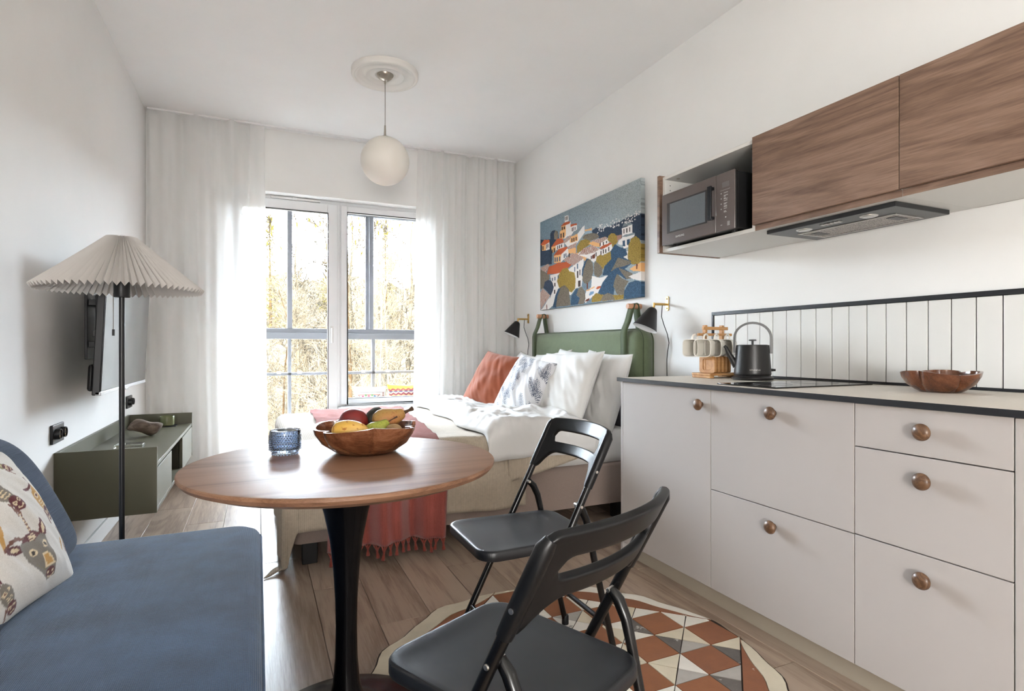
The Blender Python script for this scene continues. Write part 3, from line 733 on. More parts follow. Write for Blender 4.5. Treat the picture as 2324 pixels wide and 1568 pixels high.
for y in (my0 + .05, my1 - .05):
    for x in (1.92, 2.18): MB().lathe([(.0001, 0), (.012, 0), (.012, .0085), (.0001, .0085)], (x, y, UZ0 + .0165), 12).build('foot', M['mwbody'], mw)

# ------------------------------------------------------------------ mug rack, mugs, coasters, kettle, bowl
M['bamboo'] = wood('bamboo', [(.3, (158, 108, 62)), (.6, (188, 138, 86)), (.85, (206, 160, 108))], 'X', 6, 9, .5, .04)
WT = .8988
rk = thing('mug_rack', 'bamboo stand with hooks for mugs on the worktop beside the kettle', 'rack', (2.10, 2.17, WT))
b = MB(); b.box(2.0, 2.20, 2.105, 2.235, WT + .012, WT + .024)
b.build('base', M['bamboo'], rk, bevel=.003)
for x in (2.015, 2.185): MB().box(x - .014, x + .014, 2.108, 2.232, WT, WT + .0125).build('foot', M['bamboo'], rk, bevel=.002)
for x in (2.045, 2.155): MB().box(x - .007, x + .007, 2.178, 2.200, WT + .024, WT + .262).build('post', M['bamboo'], rk, bevel=.002)
MB().box(2.02, 2.18, 2.170, 2.184, WT + .238, WT + .254).build('handle_bar', M['bamboo'], rk, bevel=.002)
MB().box(1.985, 2.205, 2.168, 2.180, WT + .208, WT + .221).build('hook_bar', M['bamboo'], rk, bevel=.002)
def squircle(n, w, h, p=4.): 
    return [(w * (abs(cos(t)) ** (2 / p)) * (1 if cos(t) >= 0 else -1), h * (abs(sin(t)) ** (2 / p)) * (1 if sin(t) >= 0 else -1)) for t in [2 * pi * i / n for i in range(n)]]
hook_y = {-1: 2.150, 1: 2.198}
mug_spots = [(1.995, 1), (2.010, -1), (2.078, -1), (2.150, -1)]
for i, (x, sd) in enumerate(mug_spots):
    y = hook_y[sd]
    MB().tube([(x, 2.174, WT + .214), (x, y, WT + .212), (x, y + sd * .010, WT + .215), (x, y + sd * .013, WT + .223)], .0014, 6).build('hook', M['steel'], rk)
for i in range(5):
    x0 = 2.035 + i * .0235; prof = [(-.052 + 0, .0), (.052, .0), (.052, .100), (-.052, .100)]
    tco = thing('coaster', ['bamboo coaster at the front of the mug rack, its recess in full view', 'second bamboo coaster from the front of the mug rack', 'middle bamboo coaster of the five in the mug rack', 'fourth bamboo coaster from the front of the mug rack', 'rearmost bamboo coaster in the mug rack, nearest the kettle'][i], 'coaster', (x0 + .006, 2.165, WT + .0245), 0, 'coasters in the mug rack')
    m_ = MB(); a_ = squircle(40, .052, .041, 10); r_ = squircle(40, .030, .028, 5); n_ = 40
    zc = WT + .0245 + .0412
    V = [(x0 + .012, 2.165 + p, zc + q) for p, q in a_] + [(x0, 2.165 + p, zc + q) for p, q in a_] + [(x0, 2.165 + p, zc + q) for p, q in r_] + [(x0 + .005, 2.165 + p * .93, zc + q * .93) for p, q in r_]
    F = [tuple(range(n_))] + [(j, (j + 1) % n_, n_ + (j + 1) % n_, n_ + j) for j in range(n_)] + [(n_ + j, n_ + (j + 1) % n_, 2 * n_ + (j + 1) % n_, 2 * n_ + j) for j in range(n_)] + [(2 * n_ + j, 2 * n_ + (j + 1) % n_, 3 * n_ + (j + 1) % n_, 3 * n_ + j) for j in range(n_)]
    m_.add(V, F).build('rim', M['bamboo'], tco, smooth=True, ang=35)
    MB().add([(x0 + .0048, 2.165 + p * .93, zc + q * .93) for p, q in r_], [tuple(range(n_))]).build('recess', M['bamboo'], tco)
M['ceramic'] = mat('cream_ceramic', (236, 231, 220), .25, spec=.5, coat=.2)
def mug_at(x, y, ztop, tilt, label, yaw):
    """mug hanging by its handle, mouth turned to the room; local: mouth at +Z, handle at +Y"""
    t = thing('mug', label, 'mug', (x, y, ztop), 0, 'mugs on the rack')
    t.matrix_world = Matrix.Translation((x, y, ztop)) @ Matrix.Rotation(yaw, 4, 'Z') @ Matrix.Rotation(tilt, 4, 'X') @ Matrix.Translation((0, -.066, -.040))
    m_ = MB(); n_ = 36; prof = [(.55, 0.0), (.74, .002), (.86, .012), (.95, .035), (1.0, .080), (1.0, .084), (.93, .084), (.91, .078), (.87, .035), (.78, .014), (.5, .006)]
    V = []; 
    for k, z in prof: V += [(p * k, q * k, z) for p, q in squircle(n_, .044, .044, 4.5)]
    F = [(i * n_ + j, i * n_ + (j + 1) % n_, (i + 1) * n_ + (j + 1) % n_, (i + 1) * n_ + j) for i in range(len(prof) - 1) for j in range(n_)]
    F += [tuple(range(n_ - 1, -1, -1)), tuple(range((len(prof) - 1) * n_, len(prof) * n_))]
    m_.add(V, F).build('cup', M['ceramic'], t, smooth=True, local=True, ang=60)
    MB().tube([(0, .042, .020), (0, .058, .020), (0, .066, .030), (0, .068, .042), (0, .064, .056), (0, .054, .064), (0, .042, .066)], .0048, 8).build('handle', M['ceramic'], t, smooth=True, local=True)
for (x, sd), lab in zip(mug_spots, ('cream mug at the far left of the rack, partly behind its neighbour', 'cream mug at the front of the rack with its mouth in full view', 'cream mug third from the left on the rack', 'cream mug on the rack nearest the kettle')):
    mug_at(x, hook_y[sd] + sd * .006, WT + .2135, rad(90), lab, rad(-68 if sd < 0 else -75))

kt = thing('kettle', 'matt black electric kettle with a tall hoop handle beside the mug rack', 'kettle', (2.105, 1.945, WT))
M['kettle'] = mat('kettle_black', (30, 29, 29), .34, spec=.5)
kc = (2.105, 1.945, WT)
MB().lathe([(.0001, 0), (.088, 0), (.092, .006), (.092, .011), (.080, .019), (.078, .022), (.0001, .022)], kc, 40).build('base', M['kettle'], kt, smooth=True)
body = MB().lathe([(.0001, .024), (.080, .024), (.0815, .027), (.0810, .036), (.076, .10), (.0715, .160), (.070, .1615), (.066, .1615), (.0655, .160), (.0001, .160)], kc, 48).build('body', M['kettle'], kt, smooth=True)
ld = MB().lathe([(.0001, .1605), (.064, .1605), (.064, .1625), (.0001, .1635)], kc, 40).build('lid', M['kettle'], kt, smooth=True)
MB().lathe([(.0001, .163), (.005, .163), (.005, .180), (.017, .1815), (.017, .1855), (.015, .187), (.0001, .187)], kc, 20).build('lid_knob', M['kettle'], ld, smooth=True)
va = Vector((-.72, .69, 0)).normalized(); 
def kp(u, w, z): return (kc[0] + va.x * u - va.y * w, kc[1] + va.y * u + va.x * w, kc[2] + z)
MB().tube([kp(.070, 0, .062), kp(.086, 0, .090), kp(.104, 0, .122), kp(.116, 0, .150), kp(.124, 0, .158)], [.017, .0145, .0115, .0085, .0065], 12).build('spout', M['kettle'], kt, smooth=True)
hp = [(.079, .125)] + [(.079, .145 + .015 * i) for i in range(4)] + [(.079 * cos(a * pi / 16), .195 + .070 * sin(a * pi / 16)) for a in range(0, 17)] + [(-.079, .195 - .016 * i) for i in range(1, 5)] + [(-.079, .122)]
hm = MB(); V = []; 
for i, (u, z) in enumerate(hp):
    a = hp[max(0, i - 1)]; c_ = hp[min(len(hp) - 1, i + 1)]; dx, dz = c_[0] - a[0], c_[1] - a[1]; L = hypot(dx, dz); nx_, nz_ = -dz / L, dx / L
    for s1, s2 in ((-1, -1), (1, -1), (1, 1), (-1, 1)): V.append(kp(u + nx_ * .0050 * s1, .011 * s2, z + nz_ * .0050 * s1))
hm.add(V, [(i * 4 + j, i * 4 + (j + 1) % 4, (i + 1) * 4 + (j + 1) % 4, (i + 1) * 4 + j) for i in range(len(hp) - 1) for j in range(4)] + [(3, 2, 1, 0), tuple(range(len(V) - 4, len(V)))])
hm.build('handle', M['kettle'], kt, smooth=True, ang=50)
MB().tube([kp(-.074, 0, .046), kp(-.098, 0, .046)], [.007, .005], 8).build('switch', M['kettle'], kt, smooth=True)
vs_, fs_ = text_mesh('HYUNDAI', .0105); ang0 = atan2(-1.945 + .12, -2.105 + .20) + .12
MB().add([(kc[0] + .0803 * cos(ang0 + x / .08), kc[1] + .0803 * sin(ang0 + x / .08), kc[2] + .047 + y) for x, y, z in vs_], fs_).build('lettering', M['mwprint'], body)
tag(recenter(MB().tube([kp(-.085, .0, .006), (2.20, 1.90, WT + .004), (2.26, 1.80, WT + .004), (2.285, 1.66, WT + .004), (2.292, 1.45, WT + .004)], .003, 6).build('power_cord', M['black_plastic'], smooth='all')), 'black kettle cord lying along the back of the worktop', 'cord')

M['acacia'] = wood('acacia', [(.25, (62, 34, 22)), (.5, (92, 52, 32)), (.7, (112, 68, 44)), (.9, (134, 88, 60))], 'X', 3.0, 5, .24, .02, coat=.5, fig=1.6)
def lobed(R, n=5, d=.16, ph=0.):
    def f(th):
        c = abs(sin((th - ph) * n / 2)); return 1 - d * (1 - c) ** 3
    return f
def wooden_bowl(label, loc, R, H, ph, t=.009):
    prof = [(.0001, 0), (R * .50, 0), (R * .62, H * .10), (R * .84, H * .40), (R * .97, H * .78), (R, H), (R - t, H), (R * .90, H * .76), (R * .76, H * .42), (R * .52, H * .16), (R * .3, H * .11), (.0001, H * .11)]
    fl = lobed(R, 5, .20, ph); m_ = MB(); n_ = 140
    for r, z in prof:
        k = min(1, max(0, z / H)) ** .6 if r > R * .25 else 0
        for j in range(n_):
            th = 2 * pi * j / n_; f = 1 + (fl(th) - 1) * max(.25, k); m_.v.append((r * f * cos(th), r * f * sin(th), z + (.006 * sin(th * 2.5 + ph) * (z / H) if z > 0 else 0)))
    m_.f = [(i * n_ + j, i * n_ + (j + 1) % n_, (i + 1) * n_ + (j + 1) % n_, (i + 1) * n_ + j) for i in range(len(prof) - 1) for j in range(n_)]
    o = m_.build('wooden_bowl', M['acacia'], smooth=True, ang=50); o.location = loc; tag(o, label, 'bowl', 'lobed wooden bowls'); return o
wooden_bowl('empty petal-shaped wooden bowl on the worktop', (2.105, 1.150, WT), .113, .066, .5)

# ------------------------------------------------------------------ patchwork hide rug
rug = thing('rug', 'round patchwork cowhide rug of brown and cream patches under the chairs', 'rug', (.93, 1.57, 0))
RC, RR, CELL = Vector((.93, 1.57)), .655, .1365
def hide(name, c, v=.10, sp=None):
    s = NT(name); vv = s.co(rnd=True); c = lin(c); f = s.noise(vv, 14, 5, .65)
    col = s.ramp(f, [(.3, tuple(x * (1 - v) for x in c)), (.7, tuple(min(1, x * (1 + v)) for x in c))])
    if sp:
        g = s.noise(vv, sp[0], 4, .7); mx = s.n('MixRGB'); s.l(s.ramp(g, [(sp[1], (0, 0, 0)), (sp[1] + .04, (1, 1, 1))]), mx.inputs['Fac']); s.l(col, mx.inputs['Color1']); mx.inputs['Color2'].default_value = (*lin(sp[2]), 1); col = mx.outputs['Color']
    s.l(col, s.p.inputs['Base Color']); s.p.inputs['Roughness'].default_value = .75; s.p.inputs['Sheen Weight'].default_value = .15; s.p.inputs['Specular IOR Level'].default_value = .25
    s.bump(s.noise(vv, 260, 3, .7), .35, .002); return s.m
HB = [hide('hide_brown', (138, 80, 36)), hide('hide_brown_flecked', (132, 75, 35), .12, (11, .66, (222, 214, 200)))]
HL = [hide('hide_white', (226, 220, 208), .05), hide('hide_cream', (208, 196, 172), .06), hide('hide_grey', (166, 160, 152), .10), hide('hide_dark', (92, 84, 78), .22, (18, .58, (170, 164, 156))), hide('hide_white_spotted', (222, 216, 206), .05, (10, .64, (120, 112, 104)))]
M['backing'] = mat('rug_backing', (52, 42, 36), .95)
def clip(poly, a, b, c):     # keep a*x+b*y<=c
    out = []
    for i in range(len(poly)):
        p, q = poly[i], poly[(i + 1) % len(poly)]; dp, dq = a * p[0] + b * p[1] - c, a * q[0] + b * q[1] - c
        if dp <= 0: out.append(p)
        if dp * dq < 0:
            t = dp / (dp - dq); out.append((p[0] + (q[0] - p[0]) * t, p[1] + (q[1] - p[1]) * t))
    return out
def clip_circle(poly, r, n=72):
    for i in range(n):
        a = 2 * pi * i / n; poly = clip(poly, cos(a), sin(a), cos(a) * RC.x + sin(a) * RC.y + r)
        if len(poly) < 3: return []
    return poly
def area(p): return abs(sum(p[i][0] * p[(i + 1) % len(p)][1] - p[(i + 1) % len(p)][0] * p[i][1] for i in range(len(p)))) / 2
def shrink(poly, g):
    c = Vector((sum(p[0] for p in poly) / len(poly), sum(p[1] for p in poly) / len(poly)))
    return [tuple(Vector(p) + (c - Vector(p)).normalized() * g) for p in poly]
def wob(a): return 1 + (.016 * sin(7 * a + 1) + .012 * sin(13 * a + .4) + .008 * sin(23 * a)) * min(1, abs(sin(2 * a)) * 2.2)
bk = [(RC.x + RR * wob(a) * cos(a), RC.y + RR * wob(a) * sin(a)) for a in [2 * pi * i / 160 for i in range(160)]]
MB().prism(bk, .0005, .0042).build('backing', M['backing'], rug)
rr_ = random.Random(4); DIAGS = {(1, 1): .523, (-1, 1): .468, (-1, -1): .538, (1, -1): .4975}; s2 = sqrt(2)
def patch(poly, m_):
    if len(poly) < 3 or area(poly) < 2e-4: return
    MB().prism(shrink(poly, .0032), .0042, .0070 + rr_.uniform(0, .0008)).build('patch', m_, rug)
def inner(poly):
    for a, b in ((1, 1), (1, -1), (-1, 1), (-1, -1)): poly = clip(poly, a / s2, b / s2, (a * RC.x + b * RC.y) / s2 + DIAGS[(a, b)]) if len(poly) > 2 else poly
    return clip_circle(poly, RR * .990) if len(poly) > 2 else []
for i in range(-9, 5):
    for j in range(-6, 7):
        x0, y0 = 1.447 + i * CELL, 1.520 + j * CELL; x1, y1 = x0 + CELL, y0 + CELL; xc, yc = x0 + CELL / 2, y0 + CELL / 2
        if (i + j) % 2 == 0: patch(inner([(x0, y0), (x1, y0), (x1, y1), (x0, y1)]), HB[0] if rr_.random() < .8 else HB[1])
        else:
            for tri in ([(x0, y0), (x1, y0), (xc, yc)], [(x1, y0), (x1, y1), (xc, yc)], [(x1, y1), (x0, y1), (xc, yc)], [(x0, y1), (x0, y0), (xc, yc)]):
                patch(inner(tri), rr_.choice([HL[0], HL[0], HL[1], HL[1], HL[2], HL[3], HL[4]]))
for q in range(4):           # the four segments outside the patchwork square: brown lens, cream rim
    a0 = q * pi / 2 + pi / 4; DIAG = [.523, .468, .538, .4975][q]; n_ = Vector((cos(a0), sin(a0))); h = math.acos(DIAG / RR) 
    N = 26; arc = [a0 - h + 2 * h * k / N for k in range(N + 1)]
    def P(r, a): return (RC.x + r * cos(a), RC.y + r * sin(a))
    outer = [P(RR * wob(a) - .006, a) for a in arc]
    mid = []
    for k, a in enumerate(arc):
        f = k / N; base_r = DIAG / max(.5, cos(a - a0)); ro = RR * wob(a) - .006
        mid.append(P(base_r + (ro - base_r) * (.62 * sin(pi * f) ** .5), a))
    chord = [P(DIAG / max(.5, cos(a - a0)), a) for a in arc]
    for k0, k1 in ((0, N // 2), (N // 2, N)):
        def quadstrip(A, B, m_):
            v = []; f = []
            for k in range(k0, k1 + 1):
                v += [(*A[k], .0042), (*B[k], .0042), (*A[k], .0074), (*B[k], .0074)]
            L = k1 - k0
            for k in range(L):
                b = 4 * k; f += [(b + 2, b + 6, b + 7, b + 3), (b, b + 4, b + 6, b + 2), (b + 1, b + 3, b + 7, b + 5)]
            f += [(0, 2, 3, 1), (4 * L, 4 * L + 1, 4 * L + 3, 4 * L + 2)]
            MB().add(v, f).build('patch', m_, rug)
        quadstrip([tuple(RC + (Vector(p) - RC) * 1.006) for p in chord], [tuple(RC + (Vector(p) - RC) * .996) for p in mid], HB[1])
        quadstrip(mid, outer, HL[1] if q % 2 else HL[0])

# ------------------------------------------------------------------ round pedestal table
TC = Vector((.222, 1.605)); TZ = .740
tb = thing('dining_table', 'round walnut table on a black tulip pedestal', 'table', (TC.x, TC.y, 0))
M['veneer'] = wood('table_walnut', [(.25, (96, 66, 48)), (.5, (124, 90, 68)), (.75, (146, 110, 86))], 'X', 14, 5, .40, .0, coat=.0, fig=.6, spec=.34)
M['pedestal'] = mat('black_lacquer', (5, 5, 7), .22, spec=.2, coat=.05)
MB().lathe([(.0001, 0), (.400, 0), (.404, -.0008), (.4065, -.003), (.4065, -.009), (.399, -.019), (.368, -.032), (.350, -.034), (.0001, -.034)], (TC.x, TC.y, TZ), 128).build('top', M['veneer'], tb, smooth=True, ang=14)
MB().lathe([(.0001, .002), (.238, .002), (.245, .006), (.245, .010), (.230, .018), (.16, .028), (.085, .044), (.050, .075), (.036, .13), (.030, .20), (.0285, .28), (.030, .36), (.035, .44), (.044, .52), (.060, .60), (.078, .66), (.098, .698), (.104, .7065), (.0001, .7065)], (TC.x, TC.y, 0), 56).build('pedestal', M['pedestal'], tb, smooth=True, ang=50)

FBC = Vector((.292, 1.705, TZ))
wooden_bowl('petal-shaped wooden bowl full of fruit on the round table', tuple(FBC), .150, .078, 2.2)
def fruit_mat(name, c1_, c2_, sc=6, rough=.4, dots=None):
    s = NT(name); v = s.co(); f = s.noise(v, sc, 3, .5)
    col = s.ramp(f, [(.35, lin(c1_)), (.65, lin(c2_))])
    if dots:
        g = s.noise(v, dots[0], 2, .5); mx = s.n('MixRGB'); s.l(s.ramp(g, [(.60, (0, 0, 0)), (.68, (1, 1, 1))]), mx.inputs['Fac']); s.l(col, mx.inputs['Color1']); mx.inputs['Color2'].default_value = (*lin(dots[1]), 1); col = mx.outputs['Color']
    s.l(col, s.p.inputs['Base Color']); s.p.inputs['Roughness'].default_value = rough; s.p.inputs['Subsurface Weight'].default_value = .05; s.p.inputs['Subsurface Radius'].default_value = (.01, .006, .003)
    return s.m
def fruit(name, label, prof, loc, axis, m_, stem=None, n=28, bend=0., lump=0., cat='fruit'):
    ax = Vector(axis).normalized(); q = ax.to_track_quat('Z', 'Y').to_matrix()
    L = prof[-1][1]; b = MB().lathe([(max(1e-4, r), z - L / 2) for r, z in prof], n=n, cap=False)
    b.v = [(x + bend * (z / L * 2) ** 2, y, z) for x, y, z in b.v]
    if lump: b.v = [tuple(Vector(p) * (1 + lump * nz(*p, 160))) for p in b.v]
    b.v = [tuple(q @ Vector(p)) for p in b.v]
    t = thing(name, label, cat, loc, 0, 'fruit in the bowl')
    b.build('flesh', m_, t, smooth='all', local=True)
    if stem:
        MB().tube([q @ Vector((bend, 0, L / 2 - .004)), q @ Vector((bend + stem[1] * .4, 0, L / 2 + stem[0] * .5)), q @ Vector((bend + stem[1], 0, L / 2 + stem[0]))], [stem[2], stem[2] * .7, stem[2] * 1.2], 8).build('stem', mat('fruit_stem', (74, 52, 36), .8), t, smooth=True, local=True)
    return t
def oval(r, L, k=.5, n=14): return [(r * sin(pi * i / n) ** .85 * (1 + .12 * k * cos(pi * i / n)), L * (.5 - .5 * cos(pi * i / n))) for i in range(n + 1)]
fx = lambda dx, dy, dz: (FBC.x + dx, FBC.y + dy, FBC.z + dz)
fruit('mango', 'long yellow mango lying at the front of the fruit bowl', oval(.034, .108, .5), fx(-.052, -.056, .068), (.88, -.42, -.10), fruit_mat('mango_skin', (206, 160, 60), (218, 176, 96), 9, .35, (60, (170, 110, 40))))
fruit('apple', 'dark red apple at the back of the fruit bowl', oval(.0435, .076, .6), fx(-.028, .048, .085), (.1, -.1, 1), fruit_mat('red_skin', (96, 22, 24), (128, 36, 32), 7, .38))
fruit('avocado', 'knobbly dark avocado behind the red apple', oval(.033, .080, .8), fx(.040, .066, .084), (.5, .1, .9), fruit_mat('avocado_skin', (26, 26, 20), (44, 42, 32), 30, .55), lump=.07, n=40)
pear = [(.0001, 0), (.016, .001), (.030, .010), (.0355, .026), (.0345, .042), (.027, .060), (.0195, .076), (.016, .088), (.0115, .095), (.0001, .098)]
fruit('pear', 'green pear with a curved stem in the middle of the fruit bowl', [(r * .78, z * .80) for r, z in pear], fx(.026, -.040, .070), (.80, .05, .50), fruit_mat('green_pear', (142, 152, 50), (166, 168, 74), 8, .4, (220, (120, 120, 40))), stem=(.026, -.012, .0022))
fruit('pear', 'large russet pear with a thick stem at the right of the fruit bowl', [(r * 1.06, z * 1.02) for r, z in pear], fx(.072, .012, .092), (.86, -.10, .34), fruit_mat('russet_pear', (160, 140, 74), (166, 108, 62), 5, .5, (200, (140, 84, 50))), stem=(.026, .010, .0062))
fruit('kiwi', 'small brown kiwi just showing over the front rim of the fruit bowl', oval(.023, .052, .3), fx(.070, -.052, .062), (.9, -.2, .1), fruit_mat('kiwi_skin', (148, 118, 80), (170, 142, 104), 40, .8))

M['blueglass'] = mat('blue_glass', (208, 222, 240), .03, trans=1.0, ior=1.5, spec=.5)
gl = thing('glass_tumbler', 'pale blue hobnail glass tumbler on the round table', 'glass', (.072, 1.762, TZ + .003))
gb = MB().lathe([(.0001, .002), (.034, .002), (.0395, .007), (.0415, .016), (.0425, .052), (.0425, .064), (.0410, .067), (.0385, .067), (.0380, .062), (.0375, .018), (.033, .013), (.0001, .012)], (.072, 1.762, TZ + .003), 56)
gb.build('cup', M['blueglass'], gl, smooth=True, ang=50)
bp_ = MB()
for j in range(8):
    for i in range(34):
        a = 2 * pi * (i + .5 * (j % 2)) / 34; z = TZ + .016 + .0056 * j; r_ = .0425
        bp_.ball((.072 + r_ * cos(a), 1.762 + r_ * sin(a), z), .0021, 6, 4)
for i in range(26):
    a = 2 * pi * i / 26; bp_.ball((.072 + .035 * cos(a), 1.762 + .035 * sin(a), TZ + .0032), .0026, 6, 4)
bp_.build('beads', M['blueglass'], gl, smooth='all', kind='stuff')

# ------------------------------------------------------------------ folding chairs
M['chairplast'] = mat('chair_plastic', (13, 14, 16), .36, spec=.36, bump=(900, .06, .0006)); M['chairtube'] = mat('chair_tube', (10, 10, 11), .25, spec=.5)
s_ = NT('chair_seat'); v_ = s_.co(); w_ = s_.n('TexWave', wave_type='BANDS', bands_direction='X'); w_.inputs['Scale'].default_value = 115; s_.l(v_, w_.inputs['Vector'])
s_.p.inputs['Base Color'].default_value = (*lin((24, 26, 30)), 1); s_.p.inputs['Roughness'].default_value = .40; s_.bump(w_.outputs['Fac'], .18, .0008); M['chairseat'] = s_.m
def rrect(x0, x1, y0, y1, r, n=8):
    pts = []
    for cx_, cy_, a0 in ((x1 - r, y1 - r, 0), (x0 + r, y1 - r, 90), (x0 + r, y0 + r, 180), (x1 - r, y0 + r, 270)):
        pts += [(cx_ + r * cos(rad(a0 + 90 * k / n)), cy_ + r * sin(rad(a0 + 90 * k / n))) for k in range(n + 1)]
    return pts
def make_chair(label, loc, rz):
    t = thing('folding_chair', label, 'chair', loc, rz, 'black folding chairs')
    ty = lambda z: -.212 + (.765 - z) * .511
    # seat: dished pad with rolled edge
    out = rrect(-.168, .168, -.188, .212, .055); m_ = MB(); n_ = len(out); c0 = (0, .012)
    rings = [(.30, .438), (.62, .439), (.86, .442), (.955, .4455), (.985, .4445), (1.0, .440), (1.0, .420), (.985, .415), (.96, .418), (.95, .428)]
    V = []
    for k, z in rings: V += [(c0[0] + (x - c0[0]) * k * (1 + .035 * (y - .01) / .2), c0[1] + (y - c0[1]) * k, z) for x, y in out]
    F = [(i * n_ + j, i * n_ + (j + 1) % n_, (i + 1) * n_ + (j + 1) % n_, (i + 1) * n_ + j) for i in range(len(rings) - 1) for j in range(n_)] + [tuple(range(n_)), tuple(range((len(rings) - 1) * n_, len(rings) * n_))]
    m_.add(V, F).build('seat', M['chairseat'], t, smooth=True, local=True, ang=50)
    W = .190
    for s in (-1, 1):
        f_ = MB().tube([(s * W, ty(.755), .755), (s * W, ty(.5), .5), (s * W, ty(.2), .2), (s * W, ty(.004), .004)], .0112, 12).build('front_leg', M['chairtube'], t, smooth=True, local=True)
        MB().lathe([(.0001, 0), (.0135, 0), (.0135, .03), (.012, .034), (.0001, .034)], (s * W, ty(.010), .0008), 12).build('foot_cap', M['chairplast'], f_, smooth=True, local=True)
        r_ = MB().tube([(s * (W - .020), -.104, .553), (s * (W - .020), -.122, .535), (s * (W - .020), -.139, .500), (s * (W - .020), -.150, .455), (s * (W - .020), -.170, .36), (s * (W - .020), -.258, .004)], [.0105, .0125, .0115, .0105, .0105, .0105], 12).build('rear_leg', M['chairtube'], t, smooth=True, local=True)
        MB().lathe([(.0001, 0), (.0130, 0), (.0130, .03), (.0115, .034), (.0001, .034)], (s * (W - .020), -.256, .0008), 12).build('foot_cap', M['chairplast'], r_, smooth=True, local=True)
        MB().lathe([(.0001, -.031), (.0042, -.031), (.0050, -.029), (.0050, .011), (.0042, .0135), (.0001, .0135)], (s * W, -.103, .552), 14, mtx=Matrix.Rotation(pi / 2 * s, 3, 'Y')).build('rivet', M['steel'], t, smooth=True, local=True)
        MB().lathe([(.0001, 0), (.0045, 0), (.0045, .0022), (.0001, .003)], (s * (W + .0138), ty(.655), .655), 12, mtx=Matrix.Rotation(pi / 2 * s, 3, 'Y')).build('screw', M['steel'], t, smooth=True, local=True)
    MB().tube([(-W, ty(.13), .13), (W, ty(.13), .13)], .0085, 10).build('front_crossbar', M['chairtube'], t, smooth=True, local=True)
    MB().tube([(-W + .02, -.224, .15), (W - .02, -.224, .15)], .0085, 10).build('rear_crossbar', M['chairtube'], t, smooth=True, local=True)
    MB().tube([(-W, ty(.405), .405), (W, ty(.405), .405)], .0080, 10).build('seat_bar', M['chairtube'], t, smooth=True, local=True)
    # backrest shell with slot
    xs_ = .151; N = 61; cols_ = []
    for i in range(N):
        x = -W - .008 + (2 * W + .016) * i / (N - 1); ax = abs(x); q = ax / (W + .008)
        top = .780 - .026 * max(0, (q - .86) / .14) ** 2.2 - .004 * q * q
        if ax > .168: bot = .607
        else: bot = .662 - .052 * max(0, (ax - .108) / .060) ** 2.4
        lo, hi = .6955, .7355; mid = (lo + hi) / 2; h = (hi - lo) / 2
        if ax >= xs_: a = b = mid
        else:
            e = max(0, (ax - (xs_ - h)) / h); k = sqrt(max(0, 1 - e * e)); a, b = mid - h * k, mid + h * k
        cols_.append((x, bot, a, b, top))
    m_ = MB(); S_ = 5
    def pt(x, z):
        q = x / (W + .008); return (x, ty(z) + .012 - .050 * (1 - q * q) - .004, z)
    for strip in (0, 1):
        base_ = len(m_.v)
        for (x, bot, a, b, top) in cols_:
            z0, z1 = (bot, a) if strip == 0 else (b, top)
            m_.v += [pt(x, z0 + (z1 - z0) * k / S_) for k in range(S_ + 1)]
        for i in range(N - 1):
            for k in range(S_):
                p = base_ + i * (S_ + 1) + k; m_.f.append((p, p + S_ + 1, p + S_ + 2, p + 1))
    bm = bmesh.new(); me = bpy.data.meshes.new('tmp'); me.from_pydata(m_.v, [], m_.f); bm.from_mesh(me); bmesh.ops.remove_doubles(bm, verts=bm.verts, dist=1e-5); bmesh.ops.recalc_face_normals(bm, faces=bm.faces)
    bm.verts.ensure_lookup_table(); V = [tuple(v.co) for v in bm.verts]; F = [tuple(v.index for v in f.verts) for f in bm.faces]; bm.free(); bpy.data.meshes.remove(me)
    o = MB().add(V, F).build('backrest', M['chairplast'], t, smooth='all', local=True, solid=.017)
    bv = o.modifiers.new('round', 'BEVEL'); bv.width = .005; bv.segments = 3; bv.limit_method = 'ANGLE'; bv.angle_limit = rad(45)
    for s in (-1, 1):
        MB().tube([(s * W, ty(.606), .606), (s * W, ty(.63), .63), (s * W, ty(.70), .70), (s * W, ty(.755), .755), (s * (W - .006), ty(.768), .768)], [.0140, .0148, .0150, .0148, .010], 14).build('sleeve', M['chairplast'], o, smooth=True, local=True)
    return t
make_chair('black folding chair at the far side of the table, turned towards it beside the bed', (.800, 1.690, .0075), rad(90))
make_chair('black folding chair in the foreground, seen from behind its slotted back', (.457, .987, .0045), rad(25.5))

